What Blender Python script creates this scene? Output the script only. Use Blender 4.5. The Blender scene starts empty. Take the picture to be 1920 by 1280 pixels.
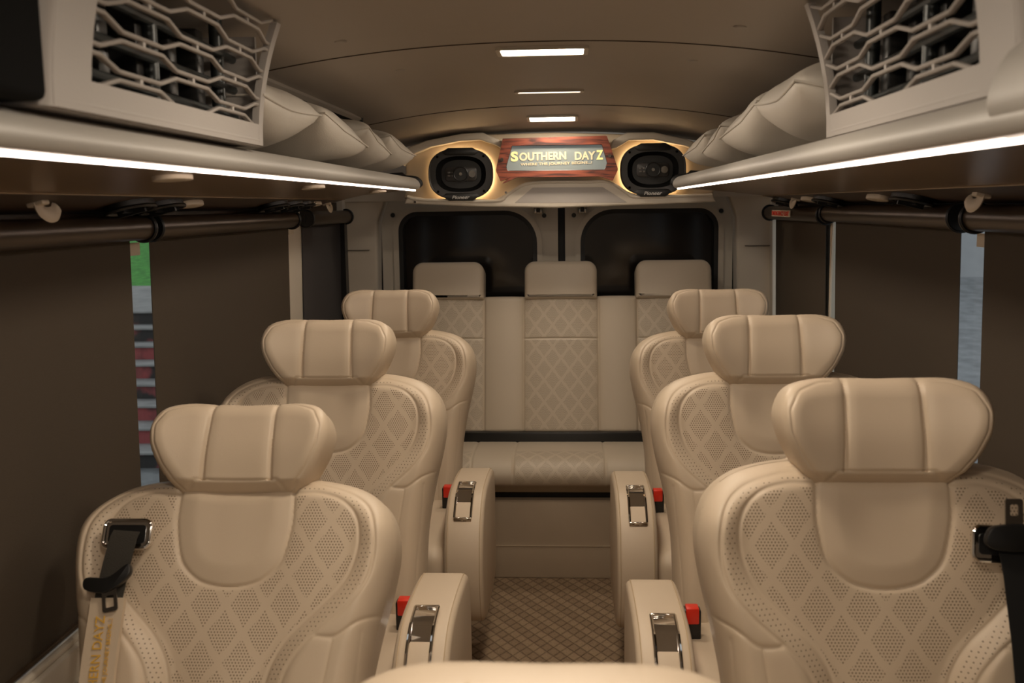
import bpy, math, random
import numpy as np
from mathutils import Vector, Matrix, Euler
random.seed(4); np.random.seed(4)
SC = bpy.context.scene
COL = SC.collection

# ------------------------------------------------------------------ camera
cam_d = bpy.data.cameras.new('camera'); cam = bpy.data.objects.new('camera', cam_d); COL.objects.link(cam)
cam_d.sensor_width = 36.0; cam_d.lens = 35.0; cam_d.clip_start = .02
Rm = Matrix.Rotation(math.radians(3.328), 3, 'Z') @ Matrix.Rotation(math.pi/2-math.radians(7.792), 3, 'X') @ Matrix.Rotation(-.014, 3, 'Z')
cam.matrix_world = Matrix.Translation((.055, 0, 1.38)) @ Rm.to_4x4()
cam_d.dof.use_dof = True; cam_d.dof.focus_distance = 2.7; cam_d.dof.aperture_fstop = 6.3
SC.camera = cam
SC.view_settings.view_transform = 'Standard'; SC.view_settings.look = 'None'
SC.view_settings.gamma = 1; SC.view_settings.exposure = -0.05
try: SC.view_settings.use_curve_mapping = False
except Exception: pass

# ------------------------------------------------------------------ world: overcast daylight
w = bpy.data.worlds.new('overcast_sky'); SC.world = w; w.use_nodes = True
nt = w.node_tree; bg = nt.nodes['Background']
tc = nt.nodes.new('ShaderNodeTexCoord'); sx = nt.nodes.new('ShaderNodeSeparateXYZ'); cr = nt.nodes.new('ShaderNodeValToRGB')
nt.links.new(tc.outputs['Generated'], sx.inputs[0]); nt.links.new(sx.outputs['Z'], cr.inputs[0]); nt.links.new(cr.outputs[0], bg.inputs[0])
cr.color_ramp.elements[0].color = (.66, .68, .70, 1); cr.color_ramp.elements[1].color = (.60, .63, .68, 1)
bg.inputs[1].default_value = 1.05

# ------------------------------------------------------------------ materials
def mat(name, col, rough=.5, metal=0., bump=0., bscale=200., emit=None, es=0., spec=None, var=0., vscale=6.):
    m = bpy.data.materials.new(name); m.use_nodes = True
    n = m.node_tree; b = n.nodes['Principled BSDF']
    b.inputs['Base Color'].default_value = (*col, 1); b.inputs['Roughness'].default_value = rough; b.inputs['Metallic'].default_value = metal
    if spec is not None: b.inputs['Specular IOR Level'].default_value = spec
    t = n.nodes.new('ShaderNodeTexCoord')
    if var or bump:
        nz = n.nodes.new('ShaderNodeTexNoise'); nz.inputs['Scale'].default_value = vscale; nz.inputs['Detail'].default_value = 4
        n.links.new(t.outputs['Object'], nz.inputs['Vector'])
    if var:
        r = n.nodes.new('ShaderNodeValToRGB'); n.links.new(nz.outputs['Fac'], r.inputs[0])
        r.color_ramp.elements[0].position = .3; r.color_ramp.elements[1].position = .7
        r.color_ramp.elements[0].color = (*[c*(1-var) for c in col], 1); r.color_ramp.elements[1].color = (*[min(1, c*(1+var)) for c in col], 1)
        n.links.new(r.outputs[0], b.inputs['Base Color'])
    if bump:
        n2 = n.nodes.new('ShaderNodeTexNoise'); n2.inputs['Scale'].default_value = bscale; n2.inputs['Detail'].default_value = 2
        n.links.new(t.outputs['Object'], n2.inputs['Vector'])
        bp = n.nodes.new('ShaderNodeBump'); bp.inputs['Strength'].default_value = bump; bp.inputs['Distance'].default_value = .002
        n.links.new(n2.outputs['Fac'], bp.inputs['Height']); n.links.new(bp.outputs[0], b.inputs['Normal'])
    if emit: b.inputs['Emission Color'].default_value = (*emit, 1); b.inputs['Emission Strength'].default_value = es
    return m

class MN:                                        # little math-node builder
    def __init__(s, tree): s.t = tree
    def __call__(s, op, *a):
        n = s.t.nodes.new('ShaderNodeMath'); n.operation = op
        for i, x in enumerate(a):
            if isinstance(x, (int, float)): n.inputs[i].default_value = x
            else: s.t.links.new(x, n.inputs[i])
        return n.outputs[0]

def leather(name, col, rough=.45, cell=.073, dot=.0056):
    m = mat(name, col, rough, bump=.0); t = m.node_tree; b = t.nodes['Principled BSDF']; M = MN(t)
    uv = t.nodes.new('ShaderNodeUVMap'); uv.uv_map = 'pat'
    s = t.nodes.new('ShaderNodeSeparateXYZ'); t.links.new(uv.outputs[0], s.inputs[0]); U, V = s.outputs[0], s.outputs[1]
    at = t.nodes.new('ShaderNodeAttribute'); at.attribute_name = 'perf'
    sc = t.nodes.new('ShaderNodeSeparateColor'); t.links.new(at.outputs['Color'], sc.inputs[0])
    aa = M('DIVIDE', U, cell); hh = M('DIVIDE', V, cell*1.30)
    def inside(x): return M('LESS_THAN', M('ABSOLUTE', M('SUBTRACT', M('FRACT', M('ADD', x, 100.)), .5)), .40)
    dia = M('MULTIPLY', inside(M('ADD', aa, hh)), inside(M('SUBTRACT', aa, hh)))
    def dots(p, rad):
        dv = M('DIVIDE', V, p*.87); row = M('MODULO', M('FLOOR', M('ADD', dv, 1000.)), 2.)
        x = M('SUBTRACT', M('FRACT', M('ADD', M('ADD', M('DIVIDE', U, p), M('MULTIPLY', row, .5)), 1000.)), .5)
        y = M('MULTIPLY', M('SUBTRACT', M('FRACT', M('ADD', dv, 1000.)), .5), .87)
        return M('LESS_THAN', M('SQRT', M('ADD', M('MULTIPLY', x, x), M('MULTIPLY', y, y))), rad)
    h1 = M('MULTIPLY', M('MULTIPLY', M('GREATER_THAN', sc.outputs[0], .5), dia), dots(dot, .25))
    h2 = M('MULTIPLY', M('GREATER_THAN', sc.outputs[1], .5), dots(dot*1.55, .15))
    hole = M('MAXIMUM', h1, h2)
    mx = t.nodes.new('ShaderNodeMix'); mx.data_type = 'RGBA'; t.links.new(M('MULTIPLY', hole, .78), mx.inputs[0])
    tcn = t.nodes.new('ShaderNodeTexCoord'); nz = t.nodes.new('ShaderNodeTexNoise'); nz.inputs['Scale'].default_value = 5; t.links.new(tcn.outputs['Object'], nz.inputs['Vector'])
    r = t.nodes.new('ShaderNodeValToRGB'); t.links.new(nz.outputs['Fac'], r.inputs[0])
    r.color_ramp.elements[0].color = (*[c*.95 for c in col], 1); r.color_ramp.elements[1].color = (*[min(1, c*1.04) for c in col], 1)
    t.links.new(r.outputs[0], mx.inputs[6]); mx.inputs[7].default_value = (.12, .075, .04, 1)
    t.links.new(mx.outputs[2], b.inputs['Base Color'])
    n2 = t.nodes.new('ShaderNodeTexVoronoi'); n2.inputs['Scale'].default_value = 700; t.links.new(tcn.outputs['Object'], n2.inputs['Vector'])
    hgt = M('SUBTRACT', M('MULTIPLY', n2.outputs['Distance'], .18), hole)
    bp = t.nodes.new('ShaderNodeBump'); bp.inputs['Strength'].default_value = .35; bp.inputs['Distance'].default_value = .0012
    t.links.new(hgt, bp.inputs['Height']); t.links.new(bp.outputs[0], b.inputs['Normal'])
    return m

L = leather('cream_leather', (.60, .485, .355))
LB = leather('bench_leather', (.52, .44, .335), cell=.067, dot=.0050)
PIL = mat('pillow_leatherette', (.60, .55, .48), .5, bump=.2, bscale=300)
STITCH = mat('stitch_thread', (.50, .38, .24), .7)
LINER = mat('headliner', (.40, .355, .305), .55, var=.03, vscale=3)
PANEL = mat('cream_panel', (.60, .54, .45), .45, var=.02)
PAINT = mat('cream_paint', (.58, .52, .43), .35, var=.03)
GREYPL = mat('grey_plastic', (.40, .365, .335), .5, bump=.15, bscale=500)
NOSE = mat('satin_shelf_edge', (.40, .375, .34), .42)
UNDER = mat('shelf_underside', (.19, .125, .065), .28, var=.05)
COVE = mat('dark_brown_cove', (.052, .030, .017), .5)
BLIND = mat('roller_blind_fabric', (.052, .037, .022), .85, bump=.5, bscale=900)
TUBE = mat('bronze_tube', (.055, .036, .022), .34, metal=.4)
BLACK = mat('black_plastic', (.008, .008, .008), .35)
BLACKM = mat('black_matt', (.004, .004, .004), .9, spec=.08)
RUBBER = mat('rubber', (.01, .01, .01), .55)
CHROME = mat('chrome', (.85, .83, .80), .07, metal=1.)
CHROMED = mat('dark_chrome', (.35, .34, .33), .12, metal=1.)
CAPM = mat('cream_cap', (.55, .47, .36), .5)
RED = mat('red_plastic', (.75, .03, .012), .35)
WEB = mat('belt_webbing', (.035, .030, .022), .75, bump=.6, bscale=800)
WEBB = mat('black_webbing', (.004, .004, .004), .9)
GOLD = mat('gold_print', (.72, .42, .06), .35)
LEDM = mat('led_strip', (1, 1, 1), .5, emit=(1., .80, .66), es=13.)
LAMPM = mat('lamp_diffuser', (1, 1, 1), .5, emit=(1., .86, .70), es=13.)
LAMPD = mat('lamp_diffuser_dim', (1, 1, 1), .5, emit=(1., .88, .74), es=3.)
GLOW = mat('warm_led_rope', (1, 1, 1), .5, emit=(1., .66, .34), es=15.)
SIGNP = mat('lit_sign_panel', (.16, .18, .17), .9, spec=.05, emit=(.46, .50, .47), es=.20)
SIGNT = mat('lit_sign_letters', (.5, .4, .25), .9, spec=.05, emit=(1., .74, .42), es=.42)
SIGNY = mat('lit_yellow_letters', (.8, .6, .2), .5, spec=.05, emit=(1., .80, .30), es=.7)
SILVER = mat('silver_print', (.55, .53, .50), .4)
SMOKED = mat('smoked_rear_glass', (.010, .007, .005), .10, spec=.6)
def wood():
    m = mat('red_wood', (.2, .05, .03), .3); t = m.node_tree; b = t.nodes['Principled BSDF']
    tc = t.nodes.new('ShaderNodeTexCoord'); mp = t.nodes.new('ShaderNodeMapping'); mp.inputs['Scale'].default_value = (5, 40, 45)
    nz = t.nodes.new('ShaderNodeTexNoise'); nz.inputs['Scale'].default_value = 1.2; nz.inputs['Detail'].default_value = 6; nz.inputs['Distortion'].default_value = 1.6
    r = t.nodes.new('ShaderNodeValToRGB'); e = r.color_ramp.elements
    e[0].position = .36; e[0].color = (.035, .012, .008, 1); e[1].position = .62; e[1].color = (.25, .062, .03, 1); x = e.new(.48); x.color = (.15, .036, .02, 1)
    t.links.new(tc.outputs['Object'], mp.inputs[0]); t.links.new(mp.outputs[0], nz.inputs['Vector']); t.links.new(nz.outputs['Fac'], r.inputs[0]); t.links.new(r.outputs[0], b.inputs['Base Color'])
    return m
WOOD = wood()
def carpet():
    m = mat('woven_carpet', (.3, .2, .12), .95); t = m.node_tree; b = t.nodes['Principled BSDF']; M = MN(t)
    tc = t.nodes.new('ShaderNodeTexCoord'); s = t.nodes.new('ShaderNodeSeparateXYZ'); t.links.new(tc.outputs['Object'], s.inputs[0])
    X, Y = s.outputs[0], s.outputs[1]
    p = M('ADD', M('DIVIDE', X, .042), M('DIVIDE', Y, .062)); q = M('SUBTRACT', M('DIVIDE', X, .042), M('DIVIDE', Y, .062))
    def line(x): return M('SMOOTH_MIN', M('MULTIPLY', M('ABSOLUTE', M('SUBTRACT', M('FRACT', M('ADD', x, 100.)), .5)), 2.), 1., .01)
    e = M('MAXIMUM', line(p), line(q))           # 1 at the cell border
    g = M('POWER', e, 7.)
    wv = M('MULTIPLY', M('SINE', M('MULTIPLY', X, 1150.)), M('SINE', M('MULTIPLY', Y, 900.)))
    par = M('MODULO', M('FLOOR', M('ADD', p, 100.)), 2.)
    nz = t.nodes.new('ShaderNodeTexNoise'); nz.inputs['Scale'].default_value = 260; t.links.new(tc.outputs['Object'], nz.inputs['Vector'])
    v = M('ADD', M('ADD', .50, M('MULTIPLY', wv, .22)), M('SUBTRACT', M('ADD', M('MULTIPLY', par, .16), M('MULTIPLY', M('SUBTRACT', nz.outputs['Fac'], .5), .9)), M('MULTIPLY', g, .5)))
    r = t.nodes.new('ShaderNodeValToRGB'); t.links.new(v, r.inputs[0])
    r.color_ramp.elements[0].color = (.085, .048, .024, 1); r.color_ramp.elements[1].color = (.46, .33, .205, 1)
    t.links.new(r.outputs[0], b.inputs['Base Color'])
    bp = t.nodes.new('ShaderNodeBump'); bp.inputs['Strength'].default_value = .6; bp.inputs['Distance'].default_value = .003
    t.links.new(v, bp.inputs['Height']); t.links.new(bp.outputs[0], b.inputs['Normal'])
    return m
CARPET = carpet()
def glassm(name, tint, refl):
    m = bpy.data.materials.new(name); m.use_nodes = True; t = m.node_tree; t.nodes.clear()
    o = t.nodes.new('ShaderNodeOutputMaterial'); a = t.nodes.new('ShaderNodeBsdfTransparent'); g = t.nodes.new('ShaderNodeBsdfGlossy'); mx = t.nodes.new('ShaderNodeMixShader')
    a.inputs[0].default_value = (*tint, 1); g.inputs['Roughness'].default_value = .02; mx.inputs[0].default_value = refl
    t.links.new(a.outputs[0], mx.inputs[1]); t.links.new(g.outputs[0], mx.inputs[2]); t.links.new(mx.outputs[0], o.inputs[0]); return m
GLASS = glassm('window_glass', (.85, .86, .85), .02)

# ------------------------------------------------------------------ object helpers
W = {}                                           # world offset of each builder object
def tag(o, label=None, cat=None, group=None, kind=None):
    if label: o['label'] = label
    if cat: o['category'] = cat
    if group: o['group'] = group
    if kind: o['kind'] = kind
    return o
def thing(name, label, cat, loc=(0, 0, 0), group=None):
    o = bpy.data.objects.new(name, None); o.empty_display_size = .05; COL.objects.link(o); o.location = loc; W[o] = Vector(loc)
    return tag(o, label, cat, group)
def obj(name, geo, m, parent=None, smooth=True, label=None, angle=35):
    """geo = (verts, faces) in world coordinates; the origin goes to the parent's, or to the base centre of the mesh"""
    v, f = geo; v = np.asarray(v, float)
    if parent is None:
        lo, hi = v.min(0), v.max(0); off = Vector(((lo[0]+hi[0])/2, (lo[1]+hi[1])/2, lo[2]))
    else: off = W[parent]
    me = bpy.data.meshes.new(name); me.from_pydata([tuple(p) for p in (v-np.array(off))], [], [tuple(int(i) for i in q) for q in f]); me.validate(); me.update()
    me.materials.append(m)
    if smooth:
        me.polygons.foreach_set('use_smooth', [True]*len(me.polygons))
        try: me.set_sharp_from_angle(angle=math.radians(angle))
        except Exception: pass
    o = bpy.data.objects.new(name, me); COL.objects.link(o); W[o] = off
    if parent is None: o.location = off
    else: o.parent = parent
    if label: o['label'] = label
    return o
def struct(name, geo, m, **k): return tag(obj(name, geo, m, **k), kind='structure')
def join(*gs):
    V, Fc, n = [], [], 0
    for v, f in gs:
        V += [tuple(p) for p in v]; Fc += [tuple(i+n for i in q) for q in f]; n += len(v)
    return V, Fc
def xf(g, M): return [tuple(M @ Vector(p)) for p in g[0]], g[1]
def mv(g, d): return [(p[0]+d[0], p[1]+d[1], p[2]+d[2]) for p in g[0]], g[1]
def box(x0, x1, y0, y1, z0, z1, bev=0., seg=2):
    import bmesh
    bm = bmesh.new(); bmesh.ops.create_cube(bm, size=1)
    for v in bm.verts: v.co = ((x0+x1)/2+v.co.x*(x1-x0), (y0+y1)/2+v.co.y*(y1-y0), (z0+z1)/2+v.co.z*(z1-z0))
    if bev: bmesh.ops.bevel(bm, geom=bm.edges[:], offset=bev, segments=seg, profile=.5, affect='EDGES')
    g = ([tuple(v.co) for v in bm.verts], [tuple(v.index for v in f.verts) for f in bm.faces]); bm.free(); return g
def prism(poly, t0, t1, axis='x', bev=0., seg=2, holes=()):
    """poly: 2-D outline; axis x: (y,z) pairs; y: (x,z); z: (x,y). Bevels both rims."""
    import bmesh
    def P(p, t): return {'x': (t, p[0], p[1]), 'y': (p[0], t, p[1]), 'z': (p[0], p[1], t)}[axis]
    if holes: return ring_plate(poly, holes[0], t0, t1, axis)
    bm = bmesh.new(); vs = [bm.verts.new(P(p, t0)) for p in poly]; f = bm.faces.new(vs)
    r = bmesh.ops.extrude_face_region(bm, geom=[f]); nv = [e for e in r['geom'] if isinstance(e, bmesh.types.BMVert)]
    d = Vector(P((0, 0), t1))-Vector(P((0, 0), t0))
    for v in nv: v.co += d
    bmesh.ops.recalc_face_normals(bm, faces=bm.faces[:])
    if bev:
        rim = [e for e in bm.edges if any(len(q.verts) == len(poly) and len(poly) > 4 for q in e.link_faces)] if len(poly) > 4 else bm.edges[:]
        bmesh.ops.bevel(bm, geom=rim, offset=bev, segments=seg, profile=.5, affect='EDGES')
    bm.verts.index_update()
    g = ([tuple(v.co) for v in bm.verts], [tuple(v.index for v in q.verts) for q in bm.faces]); bm.free(); return g
def ring_plate(outer, inner, t0, t1, axis='y'):
    """plate between two outlines with the same number of points"""
    def P(p, t): return {'x': (t, p[0], p[1]), 'y': (p[0], t, p[1]), 'z': (p[0], p[1], t)}[axis]
    n = len(outer); V = [P(p, t0) for p in outer]+[P(p, t0) for p in inner]+[P(p, t1) for p in outer]+[P(p, t1) for p in inner]; F = []
    for i in range(n):
        j = (i+1) % n
        F += [(i, j, n+j, n+i), (2*n+i, 3*n+i, 3*n+j, 2*n+j), (i, 2*n+i, 2*n+j, j), (n+i, n+j, 3*n+j, 3*n+i)]
    return V, F
def resample(pts, n, closed=True):
    p = np.array(pts, float); q = np.vstack([p, p[:1]]) if closed else p
    s = np.r_[0, np.cumsum(np.linalg.norm(np.diff(q, axis=0), axis=1))]
    t = np.linspace(0, s[-1], n, endpoint=not closed)
    return np.stack([np.interp(t, s, q[:, k]) for k in range(p.shape[1])], 1)
def catmull(pts, sub=8, closed=False):
    P = np.array(pts, float); n = len(P); out = []
    for i in range(n if closed else n-1):
        if closed: a, b, c, d = P[(i-1) % n], P[i], P[(i+1) % n], P[(i+2) % n]
        else: a, b, c, d = P[max(i-1, 0)], P[i], P[i+1], P[min(i+2, n-1)]
        for k in range(sub):
            t = k/sub; out.append(.5*((2*b)+(-a+c)*t+(2*a-5*b+4*c-d)*t*t+(-a+3*b-3*c+d)*t**3))
    if not closed: out.append(P[-1])
    return np.array(out)
def rrect(x0, x1, z0, z1, r, n=8):
    rs = r if isinstance(r, (list, tuple)) else [r]*4          # bl, br, tr, tl
    out = []
    for (cx, cz, a0), q in zip([(x0, z0, 180), (x1, z0, 270), (x1, z1, 0), (x0, z1, 90)], rs):
        ox = cx+q if cx == x0 else cx-q; oz = cz+q if cz == z0 else cz-q
        for k in range(n+1):
            a = math.radians(a0+90*k/n); out.append((ox+q*math.cos(a), oz+q*math.sin(a)))
    return out
def tube(path, r, n=10, closed=False, caps=True, flat=None):
    """sweep a circle (or an ellipse flat=(rx, ry)) along a path"""
    P = [Vector(p) for p in path]; m = len(P); V, F = [], []; up = Vector((0, 0, 1)); prev = None
    for i, p in enumerate(P):
        if closed: t = (P[(i+1) % m]-P[i-1]).normalized()
        else: t = (P[min(i+1, m-1)]-P[max(i-1, 0)]).normalized()
        if prev is None: a = t.cross(up); a = a if a.length > .05 else t.cross(Vector((1, 0, 0)))
        else: a = prev-t*prev.dot(t)
        a.normalize(); b = t.cross(a); prev = a
        rr = r[i] if isinstance(r, (list, tuple)) else r
        for k in range(n):
            c, s = math.cos(2*math.pi*k/n), math.sin(2*math.pi*k/n)
            V.append(tuple(p+a*c*(flat[0] if flat else rr)+b*s*(flat[1] if flat else rr)))
    for i in range(m if closed else m-1):
        for k in range(n):
            j = (i+1) % m; l = (k+1) % n; F.append((i*n+k, i*n+l, j*n+l, j*n+k))
    if caps and not closed: F += [tuple(range(n))[::-1], tuple((m-1)*n+k for k in range(n))]
    return V, F
def cyl(c, r, d, axis='y', n=24, r2=None):
    c = Vector(c); u = {'x': Vector((1, 0, 0)), 'y': Vector((0, 1, 0)), 'z': Vector((0, 0, 1))}[axis]
    return tube([c-u*d/2, c+u*d/2], [r, r if r2 is None else r2], n)
def text_geo(s, width, height, depth=.001, shear=0., bold=0.):
    """letters in the x-z plane, facing -y, centred on the origin, fitted to width x height"""
    c = bpy.data.curves.new('txt', 'FONT'); c.body = s; c.extrude = 0.02; c.offset = bold; c.shear = shear; c.size = 1; c.resolution_u = 4
    o = bpy.data.objects.new('txt', c); COL.objects.link(o); bpy.context.view_layer.update()
    me = bpy.data.meshes.new_from_object(o); V = np.array([v.co[:] for v in me.vertices]); F = [tuple(p.vertices) for p in me.polygons]
    bpy.data.objects.remove(o); bpy.data.meshes.remove(me)
    lo, hi = V.min(0), V.max(0); V = (V-(lo+hi)/2)/(hi-lo)
    return np.stack([V[:, 0]*width, -V[:, 2]*depth, V[:, 1]*height], 1), F

# ------------------------------------------------------------------ upholstered shells
def dist_to(A, H, pts):
    """least distance of every (A,H) to a dense polyline"""
    P = np.array(pts, float); L_ = np.r_[0, np.cumsum(np.linalg.norm(np.diff(P, axis=0), axis=1))]
    n = max(2, int(L_[-1]/.0015)); t = np.linspace(0, L_[-1], n); Q = np.stack([np.interp(t, L_, P[:, 0]), np.interp(t, L_, P[:, 1])], 1)
    out = np.full(A.shape, 9.)
    for k in range(0, n, 64):
        q = Q[k:k+64]; d = np.sqrt((A[..., None]-q[:, 0])**2+(H[..., None]-q[:, 1])**2).min(-1); out = np.minimum(out, d)
    return out
def sstep(a, b, x): t = np.clip((x-a)/(b-a), 0, 1); return t*t*(3-2*t)
def shell(name, A, Yf, H, depth, perf=None, band=None, m=None, parent=None, polar=False, backscale=.9, T=None, backround=.03):
    """front height field on a (possibly polar) grid, closed by a side wall and a back. T maps local to world."""
    nr, nc = A.shape; V = np.stack([A, Yf, H], -1).reshape(-1, 3); F = []
    idx = np.arange(nr*nc).reshape(nr, nc)
    if polar:
        a = idx[:-1]; b = idx[1:]; F = np.stack([a, b, np.roll(b, -1, 1), np.roll(a, -1, 1)], -1).reshape(-1, 4).tolist(); loop = idx[-1].tolist()
    else:
        F = np.stack([idx[:-1, :-1], idx[:-1, 1:], idx[1:, 1:], idx[1:, :-1]], -1).reshape(-1, 4).tolist()
        loop = idx[0, :].tolist()+idx[1:, -1].tolist()+idx[-1, -2::-1].tolist()+idx[-2:0:-1, 0].tolist()
    base = V[loop]; cx = (base[:, 0].max()+base[:, 0].min())/2; cz = (base[:, 2].max()+base[:, 2].min())/2; n = len(loop); prev = loop; V = V.tolist()
    for sc, yy in [(1., .25), (1., .6), ((1+backscale)/2+.02, .88), (backscale, 1.)]:
        ring = []
        for p in base:
            ring.append(len(V)); V.append([cx+(p[0]-cx)*sc, p[1]+(depth-p[1])*yy, cz+(p[2]-cz)*sc])
        for i in range(n): F.append([prev[i], prev[(i+1) % n], ring[(i+1) % n], ring[i]] if not polar else [prev[i], ring[i], ring[(i+1) % n], prev[(i+1) % n]])
        prev = ring
    F.append(prev if not polar else prev[::-1]); V = np.array(V); loc = V.copy()
    if T is not None: V = np.array([tuple(T @ Vector(p)) for p in V])
    o = obj(name, (V, F), m or L, parent, angle=60); me = o.data
    uvl = me.uv_layers.new(name='pat'); vi = np.empty(len(me.loops), int); me.loops.foreach_get('vertex_index', vi)
    uv = np.stack([loc[vi, 0], loc[vi, 2]], 1).astype(np.float32); uvl.data.foreach_set('uv', uv.ravel())
    ca = me.color_attributes.new('perf', 'FLOAT_COLOR', 'POINT'); arr = np.zeros((len(V), 4), np.float32); arr[:, 3] = 1
    if perf is not None: arr[:nr*nc, 0] = perf.ravel()
    if band is not None: arr[:nr*nc, 1] = band.ravel()
    ca.data.foreach_set('color', arr.ravel()); return o

# ------------------------------------------------------------------ van shell
CEIL = 1.715
def ceil_z(x, y):
    z = CEIL-.052*(abs(x)/.6)**2.2
    if y > 3.0: z -= .055*min(1, ((y-3.0)/.85))**1.6
    return z
def build_ceiling():
    ys = np.r_[np.linspace(-1.2, 3.0, 22), np.linspace(3.08, 3.95, 14)]; xs = np.linspace(-.64, .64, 33); V, F = [], []
    for y in ys:
        for x in xs: V.append((x, y, ceil_z(x, y)))
    n = len(V)
    for y in ys:
        for x in xs: V.append((x, y, ceil_z(x, y)+.04))
    nx = len(xs); ny = len(ys)
    for i in range(ny-1):
        for j in range(nx-1):
            a = i*nx+j; F += [(a, a+nx, a+nx+1, a+1), (n+a, n+a+1, n+a+nx+1, n+a+nx)]
    return V, F
struct('ceiling', build_ceiling(), LINER)
for k, yy in enumerate([1.0, 2.12, 3.33]):      # joints between the headliner boards
    pts = [(x, yy, ceil_z(x, yy)-.0006) for x in np.linspace(-.63, .63, 41)]
    struct('trim_%d' % (k+1), tube(pts, .0016, 6), COVE)
for i, (x, y) in enumerate([(-.38, 1.95), (.37, 1.9), (-.34, 2.4), (.34, 2.35), (-.36, 1.4), (.36, 1.35)]):
    tag(obj('headliner_button', cyl((x, y, ceil_z(x, y)-.0012), .011, .003, 'z', 20, .013), LINER), 'small round beige fastener button pressed into the headliner', 'fastener', 'headliner buttons')
struct('floor', box(-.92, .92, -1.2, 4.3, -.03, 0), CARPET)
# outer roof, upper walls, lower walls (leaning out a little towards the floor)
struct('trim_4', join(box(-.64, -.92, -1.2, 4.3, 1.70, 1.74), box(.64, .92, -1.2, 4.3, 1.70, 1.74)), BLACKM)
def wall(side, z0, z1, x0, x1, y0=-1.2, y1=4.3, th=.03):
    s = side; P = [(s*x0, z0), (s*x1, z1), (s*(x1+th), z1), (s*(x0+th), z0)]
    return prism(P, y0, y1, 'y')
for s, nm in ((-1, 'left'), (1, 'right')):
    struct('wall_'+nm, join(wall(s, 1.40, 1.72, .875, .87), wall(s, 0, .54, .905, .895)), BLACKM if 0 else GREYPL)
    # window sill rail with two raised lips
    struct('baseboard_'+nm, join(box(min(s*.835, s*.91), max(s*.835, s*.91), -1.2, 3.95, .54, .60, .006), box(min(s*.845, s*.858), max(s*.845, s*.858), -1.2, 3.95, .60, .612, .004), box(min(s*.815, s*.84), max(s*.815, s*.84), -1.2, 3.95, .50, .545, .006)), PAINT)
    # body pillars: behind the blinds between panes
# window panes, left and right
k = 1
for s in (-1, 1):
    for (y0, y1) in ((-1.1, .98), (.98, 3.22), (3.34, 4.05)):
        struct('window_%d' % k, wall(s, .54, 1.41, .895, .875, y0, y1, .006), GLASS, smooth=False); k += 1
def tilt_post(s, y0, y1, z0, z1, x0, x1, th): return wall(s, z0, z1, x0, x1, y0, y1, th)
struct('trim_5', tilt_post(-1, 3.235, 3.43, .54, 1.40, .885, .865, .03), PAINT)
struct('trim_6', tilt_post(1, 3.21, 3.36, .54, 1.40, .895, .88, .03), PAINT)
struct('trim_7', prism([(3.155, 1.345), (3.185, 1.345), (3.172, .9), (3.168, .62), (3.16, .62), (3.165, 1.1)], .872, .877, 'x'), CAPM)

# rear corner pillars and rear frame
for s, nm, kx in ((-1, 'left', 8), (1, 'right', 9)):
    out = prism([(s*.72, .0), (s*.735, .9), (s*.725, 1.32), (s*.69, 1.42), (s*.60, 1.56), (s*.92, 1.60), (s*.92, 0)], 4.06, 4.16, 'y', .012, 3)
    side = wall(s, 0, 1.6, .885, .85, 4.0, 4.1, .05)
    struct('trim_%d' % kx, join(out, side), PAINT)
    struct('trim_%d' % (kx+2), box(s*.76, s*.862, 4.045, 4.058, 1.205, 1.207), COVE)
struct('wall_front_added', box(-.92, .92, -1.24, -1.2, -.03, 1.75), LINER)  # unseen partition added to shut out sky light and its rear-glass reflection
struct('wall_rear', box(-.92, .92, 4.30, 4.34, -.03, 1.75), BLACKM)
struct('trim_12', prism([(-.92, 1.402), (.92, 1.402), (.92, 1.72), (-.92, 1.72)], 4.045, 4.12, 'y'), PAINT)

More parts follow.
